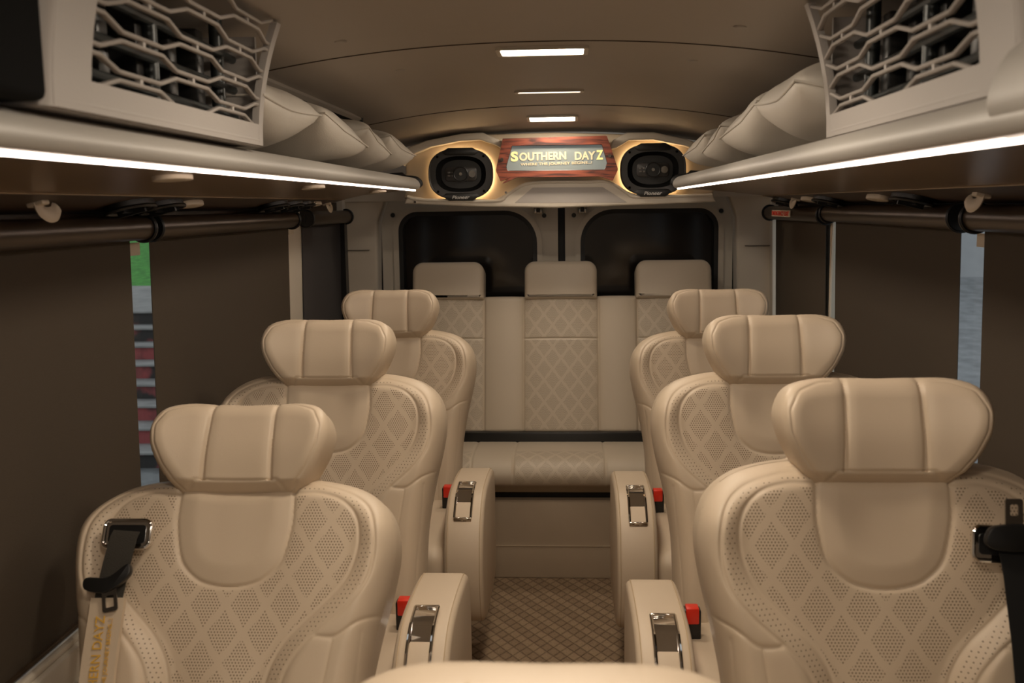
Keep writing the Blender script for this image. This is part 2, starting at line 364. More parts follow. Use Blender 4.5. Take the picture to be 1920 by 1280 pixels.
def rear_door(idx, x0, x1, inner, g, cx, gx):
    """a door leaf with its rounded window; inner = side of the van centre"""
    big, small = .13, .075
    rs = [.05, .05, small, big] if inner < 0 else [.05, .05, big, small]
    wx0, wx1 = g
    win = rrect(wx0, wx1, .72, 1.352, rs, 10)
    # outer outline sampled to the same angular order as the window
    out = rrect(x0, x1, .05, 1.41, [.02, .02, .05 if inner < 0 else .03, .03 if inner < 0 else .05], 10)
    d = struct('door_%d' % idx, ring_plate(out, win, 4.20, 4.25, 'y'), PAINT, angle=30)
    m1 = rrect(wx0-.028, wx1+.028, .69, 1.38, [r+.028 for r in rs], 10); m2 = rrect(wx0-.006, wx1+.006, .714, 1.358, [r+.006 for r in rs], 10)
    obj('window_frame', ring_plate(m1, m2, 4.180, 4.21, 'y'), PANEL, d)
    a1 = rrect(wx0-.007, wx1+.007, .713, 1.359, [r+.007 for r in rs], 10); a2 = rrect(wx0+.012, wx1-.012, .732, 1.34, [r-.012 for r in rs], 10)
    obj('window_seal', ring_plate(a1, a2, 4.184, 4.23, 'y'), RUBBER, d)
    obj('glass', prism(rrect(wx0, wx1, .72, 1.352, rs, 10), 4.225, 4.232, 'y'), SMOKED, d, smooth=False)
    s = -1 if inner > 0 else 1                      # latch near the van centre
    obj('latch', join(box(cx-.017, cx-.006, 4.165, 4.2, 1.342, 1.378, .003), box(cx+.006, cx+.017, 4.165, 4.2, 1.342, 1.378, .003), box(cx-.017, cx+.017, 4.170, 4.19, 1.342, 1.352, .003)), CHROMED, d)
    obj('latch_plate', join(box(cx-.04, cx+.04, 4.18, 4.2, 1.382, 1.392, .002), box(cx-.010, cx+.010, 4.178, 4.2, 1.346, 1.384, .002), cyl((cx-.030, 4.196, 1.374), .006, .014, n=14), cyl((cx+.030, 4.196, 1.374), .006, .014, n=14)), BLACK, d)
    px = cx+.03*s*-1 if inner > 0 else cx-.02
    obj('grommet', cyl((gx, 4.197, 1.335), .0095, .010, n=18), BLACK, d)
    ox = x0+.028 if inner > 0 else x1-.028
    obj('grommet', cyl((x0+.05 if inner > 0 else x1-.05, 4.197, 1.345), .0095, .010, n=18), BLACK, d)
    return d
rear_door(1, -.735, .010, 1, (-.655, -.083), -.071, -.047)
rear_door(2, .040, .735, -1, (.110, .668), .112, .077)
struct('trim_13', box(.008, .042, 4.245, 4.26, .05, 1.40, .005), RUBBER)

# ------------------------------------------------------------------ captain seats
def hc(P):                                       # seam heights run down from the headrest
    P = np.array(P, float); k = P[:, 1] > .001; P[k, 1] = .557-(.557-P[k, 1])*.84; return P
WK = np.array([(0, .245), (.10, .248), (.2, .256), (.30, .272), (.38, .288), (.45, .297), (.50, .294), (.54, .28), (.57, .256), (.592, .222), (.606, .175), (.612, .13)])
def half_w(h): return np.interp(h, Wd[:, 0], Wd[:, 1])
WK[:, 0] = hc(np.stack([WK[:, 1], WK[:, 0]], 1))[:, 1]; Wd = catmull(WK, 6)
SEAM_B = catmull(hc([(.07, .572), (.12, .572), (.155, .572), (.198, .557), (.228, .52), (.235, .462), (.216, .395), (.171, .338), (.117, .275), (.088, .205), (.08, .1), (.08, 0)]), 8)
SEAM_A = catmull(hc([(.07, .592), (.12, .592), (.165, .588), (.222, .566), (.255, .528), (.267, .465), (.258, .395), (.222, .338), (.158, .272), (.122, .205), (.112, .1), (.112, 0)]), 8)
BIB = catmull([(.105, .60), (.108, .54), (.106, .505), (.092, .452), (.062, .422), (.03, .411), (0, .408)], 8)
SEAM_C = catmull(hc([(.30, .335), (.25, .315), (.21, .285), (.175, .285)]), 8)
SEAM_D = np.array([(.252, .335), (.235, .16), (.228, 0)])
SEAM_E = np.array([(.205, .322), (.178, .16), (.175, 0)])
def seat_back(parent, T):
    ns, nt_ = 250, 250
    s = np.sin(np.linspace(-1, 1, ns)*math.pi/2*.93)/math.sin(math.pi/2*.93); t = np.linspace(0, 1, nt_)
    S, Tt = np.meshgrid(s, t); Hn = Tt*.612
    A = S*half_w(Hn); H = Hn-.020*Tt**6*(1-np.clip(np.abs(S), 0, 1)**2)
    bnd = np.vstack([np.stack([A[:, -1], H[:, -1]], 1), np.stack([A[-1, ::-1], H[-1, ::-1]], 1), np.stack([A[::-1, 0], H[::-1, 0]], 1)])
    d = dist_to(A, H, bnd); ab = np.abs(A)
    o = np.argsort(SEAM_B[6*8:, 1]); aB = np.interp(H, SEAM_B[40:, 1][::-1], SEAM_B[40:, 0][::-1])
    side = sstep(-.02, .055, ab-aB)*sstep(.60, .50, H)
    R = .045; rnd = np.sqrt(np.clip(1-(1-np.minimum(d/R, 1))**2, 0, 1))
    Y = .035-.075*rnd-.030*side
    Y += .012*sstep(.16, .02, ab)*sstep(.25, .5, H)-.010*np.exp(-((H-.18)/.12)**2)*sstep(.1, 0, ab)
    dB = dist_to(ab, H, SEAM_B); dA = dist_to(ab, H, SEAM_A); dU = dist_to(ab, H, BIB); dC = dist_to(ab, H, SEAM_C); dD = dist_to(ab, H, SEAM_D); dE = dist_to(ab, H, SEAM_E)
    in_bib = (H > np.interp(ab, BIB[::-1, 0], BIB[::-1, 1])) & (ab < .112)
    for dd, w_, dp in ((dB, .0032, .0042), (dA, .0032, .0042), (dU, .0032, .0050), (dC, .0028, .0035), (dD, .0022, .0022), (dE, .0022, .0022)):
        g = np.exp(-(dd/w_)**2)*dp*.72+.0010*np.exp(-(dd/.009)**2)
        if dd is dB: g = g*(~in_bib)
        Y += g
    Y -= .006*sstep(0, .04, dU)*in_bib
    insideB = (ab < aB) | (H > .52); top = (H > .50) & (dist_to(ab, H, SEAM_B[:48]) < 9)
    # region tests by polygon: diamond field and dotted band
    def inpoly(P):
        x, y = ab, H; c = np.zeros(x.shape, bool); n = len(P)
        for i in range(n):
            x1, y1 = P[i]; x2, y2 = P[(i+1) % n]
            if y1 == y2: continue
            c ^= ((y1 > y) != (y2 > y)) & (x < (x2-x1)*(y-y1)/(y2-y1)+x1)
        return c
    fB = inpoly(np.vstack([SEAM_B, [(-.01, 0), (-.01, .572)]])); fA = inpoly(np.vstack([SEAM_A, [(-.01, 0), (-.01, .592)]]))
    perf = (fB & ~in_bib & (dB > .006) & (dU > .007)).astype(float); band = (fA & ~fB & (dA > .006) & (dB > .006) & ~in_bib).astype(float)
    return shell('backrest', A, Y, H, .095, perf, band, L, parent, T=T, backscale=.93)
def seat_headrest(parent, T):
    half = [(0, .087), (.06, .088), (.112, .086), (.150, .072), (.168, .040), (.165, .006), (.146, -.034), (.120, -.066), (.100, -.084), (.05, -.088), (0, -.088)]
    out = catmull(half, 8); out = np.vstack([out, [(-x, z) for x, z in out[-2:0:-1]]]); out = resample(out, 220)[::-1]
    r = np.r_[np.linspace(.0006, .8, 60), np.linspace(.81, 1, 34)]
    A = r[:, None]*out[None, :, 0]; H = r[:, None]*out[None, :, 1]; ab = np.abs(A)
    d = dist_to(A, H, np.vstack([out, out[:1]]))
    R = .032; rnd = np.sqrt(np.clip(1-(1-np.minimum(d/R, 1))**2, 0, 1))
    Y = .024-.032*rnd-.034*np.clip(ab/.16, 0, 1)**2.2-.010*np.exp(-(H/.06)**2)
    Y += 1.0*np.clip(-.056-H, 0, 1)
    v = dist_to(ab, H, [(.060, .1), (.064, -.056)]); lip = dist_to(ab, H, [(0, -.056), (.078, -.056), (.105, -.088)])
    edge = dist_to(ab, H, resample(np.array(half)*[.925, .93], 60, False)[12:50])
    Y += .0055*np.exp(-(v/.0032)**2)*(H > -.056)+.003*np.exp(-(v/.012)**2)*(H > -.056)+.003*np.exp(-(lip/.0025)**2)+.0020*np.exp(-(edge/.0022)**2)
    return shell('headrest', A, Y, H, .085, None, None, L, parent, polar=True, T=T, backscale=.82)
ARM = catmull([(-.06, .36), (-.07, .50), (-.10, .555), (-.20, .572), (-.34, .576), (-.43, .563), (-.505, .515), (-.545, .43), (-.548, .33), (-.52, .24), (-.44, .205), (-.28, .20), (-.12, .205), (-.07, .25)], 5, closed=True)
def seat_armrest(parent, s, local):
    """s = +1: arm on the +x side of the seat"""
    x0, x1 = sorted((s*.245, s*.355)); g = prism([tuple(p) for p in ARM], x0, x1, 'x', .016, 4)
    o = obj('armrest', mv(g, local), L, parent, angle=50)
    st = []
    for xx in (x0+.010, x1-.010):
        ctr = ARM.mean(0); pp = [(xx, ctr[0]+(p[0]-ctr[0])*.997, ctr[1]+(p[1]-ctr[1])*.997) for p in ARM[8:48]]
        st.append(tube(pp, .0011, 5))
    obj('stitching', mv(join(*st), local), STITCH, o)
    # chrome recline lever set into the bend
    cx = s*.296; arc = catmull([(-.355, .580), (-.42, .571), (-.468, .548), (-.502, .521)], 6)
    def strip(dx, r, off): return tube([(cx+dx, p[0]-off*.5, p[1]+off) for p in arc], r, 8)
    rails = join(strip(-.023, .0042, .001), strip(.023, .0042, .001), box(cx-.025, cx+.025, arc[0][0]-.004, arc[0][0]+.005, arc[0][1]-.006, arc[0][1]+.005, .002), box(cx-.025, cx+.025, arc[-1][0]-.006, arc[-1][0]+.004, arc[-1][1]-.008, arc[-1][1]+.004, .002))
    lv = obj('recline_lever', mv(rails, local), CHROME, o, label='polished chrome recline lever frame')
    V, F = [], []
    prof = [(p[0], p[1]-.001+(.006*math.sin(i/len(arc)*math.pi*2.2) if i < len(arc)*.55 else -.003)) for i, p in enumerate(arc)]
    for p in prof: V += [(cx-.020, p[0], p[1]), (cx+.020, p[0], p[1])]
    for i in range(len(prof)-1): F.append((2*i, 2*i+1, 2*i+3, 2*i+2))
    n = len(V); V += [(a, b, c-.012) for a, b, c in V]; F += [tuple(n+q for q in f[::-1]) for f in F]
    obj('lever_plate', mv((V, F), local), CHROME, o)
    return o

def tilt(loc, rec): return Matrix.Translation(Vector(loc)) @ Matrix.Rotation(-math.radians(rec), 4, 'X')
HZ = .395                                        # height of the back's hinge
def build_seat(label, x, y, rec, s, dz, name='captain_seat'):
    """y = hinge; s = side of the aisle as seen from the seat centre"""
    t = thing(name, label, 'seat', (x, y, 0), 'cream captain seats in three rows')
    # backrest and headrest are rotated objects, so each seat can have its own recline
    M0 = Matrix.Identity(4); W0 = W[t]; W[t] = Vector((0, 0, 0))
    b = seat_back(t, M0); hd = seat_headrest(t, M0); b.scale = (.945, 1, 1); hd.scale = (.945, 1, 1)
    set_rec(t, b, hd, rec, dz)
    cush = box(-.255, .255, -.53, -.02, .30, .44, .045, 5)
    obj('seat_cushion', cush, L, t)
    obj('seat_skirt', join(box(-.24, .24, -.48, .02, .12, .31, .02, 3)), L, t)
    obj('pedestal', join(box(-.20, .20, -.42, -.02, 0, .03, .004), box(-.17, -.13, -.40, -.05, .03, .14, .004), box(.13, .17, -.40, -.05, .03, .14, .004)), BLACK, t)
    ar = seat_armrest(t, s, (0, 0, 0))
    bx = s*.212
    bk = obj('buckle', xf(box(bx-.019, bx+.019, -.150, -.120, .420, .505, .004), Matrix.Identity(4)), BLACK, t, label='black seat belt buckle')
    obj('release_button', box(bx-.014, bx+.014, -.155, -.123, .475, .511, .003), RED, bk, label='red release button')
    W[t] = W0
    return t
def set_rec(t, b, hd, rec, dz=0, hh=.645, hy=-.038):
    b.location = (0, 0, HZ+dz); b.rotation_euler = (-math.radians(rec), 0, 0)
    a = math.radians(rec); lz, ly = hh, hy
    hd.location = (0, ly*math.cos(a)+lz*math.sin(a), HZ+dz+lz*math.cos(a)-ly*math.sin(a)); hd.rotation_euler = (-a, 0, 0)
def copy_tree(o, parent=None):
    c = o.copy(); COL.objects.link(c); c.parent = parent
    for ch in list(o.children): copy_tree(ch, c)
    return c
SEATS = [  # label, x, hinge y, recline, aisle side, dz
    ('cream leather captain seat nearest camera on the left, with a belt in a gold-lettered sleeve', -.529, 1.440, 27, 1, -.032),
    ('cream leather captain seat in the middle of the left column of three', -.53, 2.255, 13, 1, -.006),
    ('cream leather captain seat at the back of the left column, touching the rear bench view', -.54, 3.16, 13, 1, -.010),
    ('cream leather captain seat nearest camera on the right, with a bare black belt', .536, 1.435, 12, -1, -.012),
    ('cream leather captain seat in the middle of the right column of three', .530, 2.225, 12, -1, 0),
    ('cream leather captain seat at the back of the right column beside the rear bench', .535, 3.125, 13, -1, -.014)]
protoL = protoR = None; seat_objs = []
for lb, x, y, rec, s, dz in SEATS:
    if s == 1 and protoL is None: protoL = t = build_seat(lb, x, y, rec, s, dz)
    elif s == -1 and protoR is None: protoR = t = build_seat(lb, x, y, rec, s, dz)
    else:
        t = copy_tree(protoL if s == 1 else protoR); t['label'] = lb; t.location = (x, y, 0)
        ch = {c.name.split('.')[0]: c for c in t.children}; set_rec(t, ch['backrest'], ch['headrest'], rec, dz)
    seat_objs.append(t)
seat_objs[2]['label'] = 'cream leather captain seat furthest back in the left column, in front of the bench'
seat_objs[5]['label'] = 'cream leather captain seat furthest back in the right column, in front of the bench'

# front seat whose headrest top shows, out of focus, at the bottom of the view
ft = thing('front_seat', 'blurred cream front seat whose headrest top shows at the bottom edge', 'seat', (.03, .76, 0))
W[ft] = Vector((0, 0, 0)); o = seat_headrest(ft, Matrix.Identity(4)); W[ft] = Vector((.03, .76, 0)); o.location = (0, 0, .896); o.scale = (1.08, 1, 1)
o.data = o.data.copy()
obj('backrest', mv(box(-.21, .21, -.05, .06, .40, .83, .04, 4), (.03, .76, 0)), L, ft)
obj('seat_cushion', mv(box(-.22, .22, -.50, .03, .27, .42, .04, 4), (.03, .76, 0)), L, ft)
for q in (-.06, .06): obj('headrest_post', mv(cyl((q, 0.03, .85), .007, .12, 'z', 12), (.03, .76, 0)), CHROME, ft)
obj('pedestal', mv(box(-.18, .18, -.42, .0, 0, .28, .02, 3), (.03, .76, 0)), BLACK, ft)

# ------------------------------------------------------------------ seat belts
def ribbon(pts, width, th, wdir=None):
    """flat strap along points (x,y,z), width across wdir"""
    V, F = [], []; P = [Vector(p) for p in pts]
    for i, p in enumerate(P):
        t = (P[min(i+1, len(P)-1)]-P[max(i-1, 0)]).normalized()
        wv = Vector(wdir) if wdir else Vector((1, 0, 0)); wv = (wv-t*wv.dot(t)).normalized(); n = t.cross(wv).normalized()
        for a, b in ((-1, -1), (1, -1), (1, 1), (-1, 1)): V.append(tuple(p+wv*a*width/2+n*b*th/2))
    for i in range(len(P)-1):
        for k in range(4): F.append((i*4+k, i*4+(k+1) % 4, i*4+4+(k+1) % 4, i*4+4+k))
    F += [(0, 1, 2, 3), tuple(4*(len(P)-1)+k for k in (3, 2, 1, 0))]
    return V, F
def on_back(seat, a, h, off):
    """point in front of a seat's backrest: a across, h up the back, off forward"""
    x, y, rec = seat[1], seat[2], math.radians(seat[3]); ly = -off
    return Vector((x+a, y+ly*math.cos(rec)+h*math.sin(rec), HZ+seat[5]+h*math.cos(rec)-ly*math.sin(rec)))
def plate(seat, a, h, name_parent, wd=.088, hg=.046, rotz=0.):
    P = rrect(-wd/2, wd/2, -hg/2, hg/2, .011, 6); I = rrect(-wd/2+.012, wd/2-.016, -.005, .011, .005, 6)
    M = Matrix.Translation(on_back(seat, a, h, .064)) @ Matrix.Rotation(-math.radians(seat[3]), 4, 'X') @ Matrix.Rotation(rotz, 4, 'Y')
    fr = xf(ring_plate(P, I, -.006, .006, 'y'), M); rim = xf(tube([(p[0], -.006, p[1]) for p in P], .0035, 8, closed=True), M)
    obj('belt_guide', join(fr, rim), CHROME, name_parent, label='polished chrome belt guide')
    obj('guide_insert', xf(prism(rrect(-wd/2+.008, wd/2-.008, -.016, .015, .006, 6), -.0075, .004, 'y'), M), BLACK, name_parent)
S0, S3 = SEATS[0], SEATS[3]
b1 = thing('seat_belt', 'dark belt with cream gold-lettered sleeve hanging on the nearest left seat', 'seat belt', tuple(on_back(S0, -.19, 0, .09)), )
plate(S0, -.172, .492, b1, .080)
pb = [on_back(S0, -.172, .496, .073), on_back(S0, -.173, .485, .080), on_back(S0, -.176, .44, .086), on_back(S0, -.179, .39, .090), on_back(S0, -.180, .36, .092)]
obj('strap', ribbon(pb, .047, .0022), WEB, b1)
sl = [on_back(S0, -.178, .383, .0925), on_back(S0, -.176, .29, .098), on_back(S0, -.172, .21, .102), on_back(S0, -.166, .12, .106), on_back(S0, -.160, .03, .110)]
sleeve = obj('sleeve', ribbon(sl, .056, .010), L, b1, label='cream leather belt sleeve')
# tongue
M = Matrix.Translation(on_back(S0, -.178, .412, .101)) @ Matrix.Rotation(-math.radians(S0[3]), 4, 'X') @ Matrix.Rotation(math.radians(-12), 4, 'Y')
obj('tongue_grip', xf(prism(catmull([(-.040, -.008), (-.036, .010), (0, .004), (.030, .018), (.038, .016), (.036, .0), (.012, -.016), (-.012, -.020)], 5, True).tolist(), -.008, .006, 'y', .003), M), BLACK, b1)
obj('tongue', xf(ring_plate(rrect(-.0125, .0125, -.052, -.008, .004, 5), rrect(-.007, .007, -.045, -.026, .002, 5), -.0035, -.001, 'y'), M), CHROMED, b1, label='steel belt tongue with a square slot')
# writing runs up the sleeve
def sleeve_text(s, w_, h_, across, along, bold=0.):
    g = text_geo(s, w_, h_, .001, bold=bold)
    c = on_back(S0, -.173, .225, .1015); top, bot = sl[0], sl[-1]; t = (top-bot).normalized(); wv = Vector((1, 0, 0)); wv = (wv-t*wv.dot(t)).normalized(); n = t.cross(wv).normalized()
    if n.y > 0: n = -n
    B = Matrix((( t.x, -n.x, -wv.x), (t.y, -n.y, -wv.y), (t.z, -n.z, -wv.z))).to_4x4()
    return xf(g, Matrix.Translation(c+n*.0062+t*along+wv*across) @ B)
obj('lettering', join(sleeve_text('SOUTHERN DAYZ', .165, .0155, -.004, .047), sleeve_text('WHERE THE JOURNEY BEGINS...!', .145, .0085, .0145, .052)), GOLD, sleeve, smooth=False, label='gold printed lettering')
# small gold emblem below the writing: interlaced rings
em = []
for dx, dz, r in ((-.009, 0, .010), (.008, -.004, .008), (0, -.012, .009)):
    c = on_back(S0, -.170, .172, .1125); em.append(tube([tuple(c+Vector((dx+r*math.cos(a), 0, dz+r*math.sin(a)))) for a in np.linspace(0, 2*math.pi, 24)[:-1]], .0011, 5, closed=True))
obj('emblem', join(*em), GOLD, sleeve, label='gold round emblem')

b2 = thing('seat_belt', 'bare black belt with upright steel tongue on the nearest right seat', 'seat belt', tuple(on_back(S3, .24, 0, .09)))
plate(S3, .163, .482, b2, .088, .050, rotz=.06)
pb = [on_back(S3, .174, .490, .074), on_back(S3, .175, .476, .084), on_back(S3, .178, .44, .090), on_back(S3, .181, .34, .103), on_back(S3, .183, .24, .110), on_back(S3, .185, .1, .116), on_back(S3, .186, .0, .12)]
obj('strap', ribbon(pb, .050, .0025), WEBB, b2)
M = Matrix.Translation(on_back(S3, .170, .500, .090)) @ Matrix.Rotation(-math.radians(8), 4, 'X')
obj('tongue_grip', xf(prism(catmull([(-.042, -.014), (-.036, .008), (-.012, .014), (.022, .014), (.040, .006), (.044, -.016), (.02, -.024), (-.02, -.024)], 5, True).tolist(), -.009, .006, 'y', .003), M), BLACK, b2)
obj('tongue', xf(ring_plate(rrect(-.0125, .0125, .006, .052, .004, 5), rrect(-.006, .006, .027, .044, .003, 5), -.002, .001, 'y'), M), CHROMED, b2, label='steel belt tongue pointing up')

# ------------------------------------------------------------------ rear bench
bn = thing('rear_bench', 'cream three-place rear bench with quilted panels under three block headrests', 'bench seat', (0, 3.75, 0))
BX = [(-.595, -.305), (-.148, .148), (.300, .592)]      # quilted columns
def bench_back():
    x0, x1, z0, z1 = -.66, .66, .483, 1.035; nx, nz = 420, 190
    A, H = np.meshgrid(np.linspace(x0, x1, nx), np.linspace(z0, z1, nz)); e = np.minimum(np.minimum(A-x0, x1-A), np.minimum(H-z0, z1-H))
    R = .022; Y = .02-.03*np.sqrt(np.clip(1-(1-np.minimum(e/R, 1))**2, 0, 1)); perf = np.zeros(A.shape)
    edges = sorted([x0]+[q for p in BX for q in p]+[x1])
    for k in range(len(edges)-1):
        a, b = edges[k], edges[k+1]; inn = (A >= a) & (A <= b); Y -= inn*.012*np.clip(np.sin(math.pi*np.clip((A-a)/(b-a), 0, 1)), 0, 1)**.5
    for q in [q for p in BX for q in p]: Y += .0045*np.exp(-((A-q)/.0035)**2)
    for p in BX:
        inn = (A > p[0]) & (A < p[1]); Y += inn*.0035*np.exp(-((H-.862)/.003)**2); perf += ((A > p[0]+.006) & (A < p[1]-.006) & (np.abs(H-.862) > .005) & (H < z1-.012) & (H > z0+.02))
    return A, Y, H, perf
A, Y, H, perf = bench_back(); rec = math.radians(14)
Tb = Matrix.Translation((0, 3.84, .49)) @ Matrix.Rotation(-rec, 4, 'X') @ Matrix.Translation((0, 0, -.49))
shell('backrest', A, Y, H, .10, perf, None, LB, bn, T=Tb, backscale=.98)
for i, p in enumerate(BX):
    cx = (p[0]+p[1])/2; hw = .144 if i != 2 else .149; g = prism(rrect(cx-hw, cx+hw, 1.018, 1.172, [.008, .008, .042, .042], 8), -.035, .075, 'y', .018, 4)
    obj('headrest', xf(g, Tb), LB, bn, angle=50)
def bench_cushion():
    prof = catmull([(3.50, .37), (3.475, .385), (3.468, .42), (3.49, .455), (3.55, .475), (3.68, .472), (3.82, .462)], 10); n = 330; xs = np.linspace(-.66, .66, n)
    s = np.r_[0, np.cumsum(np.linalg.norm(np.diff(prof, axis=0), axis=1))]; A, K = np.meshgrid(xs, np.linspace(0, s[-1], 130))
    PY = np.interp(K, s, prof[:, 0]); PZ = np.interp(K, s, prof[:, 1]); e = np.minimum(A+.66, .66-A)
    col = [(-.585, -.325), (-.172, .160), (.32, .58)]; g = np.zeros(A.shape); perf = np.zeros(A.shape)
    for p in col:
        for q in p: g += .0045*np.exp(-((A-q)/.0035)**2)
        perf += (A > p[0]+.006) & (A < p[1]-.006) & (PY < 3.60) & (PZ > .385)
    rr = .03*(1-np.sqrt(np.clip(1-(1-np.minimum(e/.03, 1))**2, 0, 1)))
    PY = PY+g+rr; PZ = PZ-g-rr
    V = np.stack([A, PY, PZ], -1).reshape(-1, 3); idx = np.arange(A.size).reshape(A.shape)
    F = np.stack([idx[:-1, :-1], idx[:-1, 1:], idx[1:, 1:], idx[1:, :-1]], -1).reshape(-1, 4).tolist()
    k = len(V); V = np.vstack([V, [(-.66, 3.52, .365), (.66, 3.52, .365), (.66, 3.85, .365), (-.66, 3.85, .365)]])
    F += [[k, k+3, k+2, k+1], [k+3]+idx[::-1, 0].tolist()+[k], [k+1]+idx[:, -1].tolist()+[k+2], [k]+idx[0].tolist()+[k+1], idx[-1, ::-1].tolist()+[k+3, k+2]]
    o = obj('seat_cushion', (V, F), LB, bn, angle=60); me = o.data
    uvl = me.uv_layers.new(name='pat'); vi = np.empty(len(me.loops), int); me.loops.foreach_get('vertex_index', vi)
    U = np.r_[A.ravel(), np.zeros(4)]; Vv = np.r_[K.ravel(), np.zeros(4)]; uvl.data.foreach_set('uv', np.stack([U[vi]+.02, Vv[vi]], 1).astype(np.float32).ravel())
    ca = me.color_attributes.new('perf', 'FLOAT_COLOR', 'POINT'); arr = np.zeros((len(V), 4), np.float32); arr[:, 3] = 1; arr[:A.size, 0] = perf.ravel(); ca.data.foreach_set('color', arr.ravel())
bench_cushion()
obj('bench_frame', join(box(-.64, .64, 3.59, 3.90, .30, .368, .004), box(-.64, .64, 3.80, 3.86, .36, .50, .004)), BLACK, bn)
obj('bench_base', join(box(-.66, .66, 3.56, 3.98, .0, .302, .006), box(-.66, .66, 3.556, 3.564, .125, .1265)), mat('base_vinyl', (.45, .36, .26), .5, var=.04), bn)

bn.location.x += .022
# ------------------------------------------------------------------ rear header panel, sign, speakers
def px(u, v, Y=3.75):                            # header coordinates measured on the photograph, at its own depth
    return ((u-1037.5)/509., 1.377+(385-v)*.00195-.00003*(u-1043))
hp_out = [px(*p) for p in [(748, 372), (752, 345), (752, 292), (775, 268), (830, 256), (900, 250), (1040, 246), (1180, 250), (1270, 258), (1330, 280), (1345, 300), (1345, 345), (1340, 366), (1200, 378), (1040, 386), (800, 380)]]
hdr = tag(obj('header_panel', prism(hp_out, 3.80, 3.88, 'y', .008, 2), mat('header_cream', (.66, .55, .40), .5)), 'cream moulded header panel above the rear doors holding speakers and sign', 'panel')
rim = [px(*p) for p in [(758, 366), (790, 372), (925, 374), (950, 362), (985, 342), (1040, 338), (1100, 338), (1142, 338), (1175, 358), (1200, 366), (1335, 362)]]
low = rim+[px(1342, 378), px(1200, 384), px(1040, 390), px(900, 388), px(752, 382)]
obj('lower_moulding', prism(low, 3.745, 3.80, 'y', .007, 3), PANEL, hdr, angle=50)
obj('moulding_lip', tube([(p[0], 3.746, p[1]-.006) for p in catmull(rim, 4)], .006, 8), PANEL, hdr)
obj('centre_recess', prism([px(*p) for p in [(962, 381), (998, 351), (1130, 350), (1178, 380)]], 3.7435, 3.752, 'y', .003), GREYPL, hdr)
for q in ([(745, 300), (760, 276), (800, 262), (865, 250), (905, 248), (940, 264), (950, 275), (948, 285), (930, 272), (900, 262), (860, 264), (805, 275), (770, 290), (752, 310)], [(1142, 280), (1150, 262), (1175, 249), (1225, 248), (1290, 262), (1330, 278), (1345, 300), (1325, 290), (1285, 274), (1225, 262), (1180, 263), (1155, 278)]):
    obj('upper_moulding', prism([px(*p) for p in q], 3.745, 3.80, 'y', .006, 3), PANEL, hdr, angle=50)
for u, v in ((1190, 357), (947, 361), (773, 379), (948, 268), (1140, 270)):
    x, z = px(u, v); obj('screw', cyl((x, 3.742, z), .0045, .006, n=14), BLACK if u in (1190, 1140) else CHROMED, hdr)
def speaker(u, v, label):
    x, z = px(u, v); t = thing('speaker', label, 'speaker', (x, 3.80, z), 'oval header speakers')
    def ov(a, b, n=64, p=2.6): return [(x+a*abs(math.cos(k))**(2/p)*math.copysign(1, math.cos(k)), z+b*abs(math.sin(k))**(2/p)*math.copysign(1, math.sin(k))) for k in np.linspace(0, 2*math.pi, n+1)[:-1]]
    obj('basket', prism(ov(.108, .082), 3.757, 3.80, 'y'), BLACK, t)
    obj('light_rope', tube([(p[0], 3.79, p[1]) for p in ov(.113, .087)], .003, 6, closed=True), GLOW, t, label='warm glowing light rope behind the speaker')
    obj('bezel', join(ring_plate(ov(.120, .093), ov(.094, .066), 3.738, 3.757, 'y'), tube([(p[0], 3.740, p[1]) for p in ov(.118, .091)], .0035, 8, closed=True)), mat('gloss_bezel', (.035, .034, .033), .3), t)
    lip = [(x-.062, z-.088), (x+.062, z-.088), (x+.085, z-.066), (x-.085, z-.066)]
    obj('nameplate', prism([(x-.07, z-.082), (x-.045, z-.098), (x+.045, z-.098), (x+.07, z-.082), (x+.055, z-.070), (x-.055, z-.070)], 3.733, 3.74, 'y', .002), BLACK, t)
    obj('top_plate', prism([(x-.07, z+.082), (x-.045, z+.096), (x+.045, z+.096), (x+.07, z+.082), (x+.055, z+.070), (x-.055, z+.070)], 3.733, 3.74, 'y', .002), BLACK, t)
    # cone: stepped dish
    rings = [(1., 3.742), (.92, 3.748), (.55, 3.775), (.22, 3.785)]; V, F = [], []
    for r, yy in rings: V += [(x+(p[0]-x)*r, yy, z+(p[1]-z)*r) for p in ov(.094, .066)]
    for i in range(len(rings)-1):
        for k in range(64): F.append((i*64+k, i*64+(k+1) % 64, (i+1)*64+(k+1) % 64, (i+1)*64+k))
    F.append(tuple(3*64+k for k in range(64)))
    obj('cone', (V, F), BLACKM, t)
    obj('tweeter_bridge', prism(rrect(x-.060, x+.060, z-.026, z+.026, .014, 6), 3.748, 3.760, 'y', .003), mat('bridge_grey', (.03, .027, .025), .35), t)
    obj('tweeter', join(cyl((x, 3.744, z), .030, .012, n=32), tube([(x+.026*math.cos(a), 3.737, z+.026*math.sin(a)) for a in np.linspace(0, 2*math.pi, 33)[:-1]], .0022, 6, closed=True)), BLACK, t)
    obj('dust_cap', cyl((x, 3.736, z), .006, .006, n=20), CHROMED, t)
    obj('supertweeter', cyl((x+.042, 3.745, z), .013, .006, n=24), CHROMED, t)
    obj('tweeter_slot', join(*[box(x-.050+dx, x-.040+dx, 3.744, 3.75, z+dz-.003, z+dz+.003, .001) for dx in (0, .014) for dz in (-.006, .006)]), mat('slot_grey', (.12, .11, .10), .4), t)
    for sx_ in (-1, 1):
        for sz_ in (-1, 1): obj('screw_hole', cyl((x+sx_*.086, 3.737, z+sz_*.064), .0048, .004, n=14), BLACKM, t)
    obj('lettering', mv(text_geo('Pioneer', .066, .0125, .002, shear=.25, bold=.01), (x, 3.7315, z-.0855)), SILVER, t, smooth=False, label='silver brand lettering')
    return t
speaker(862, 326, 'black oval speaker left of the lit wooden sign')
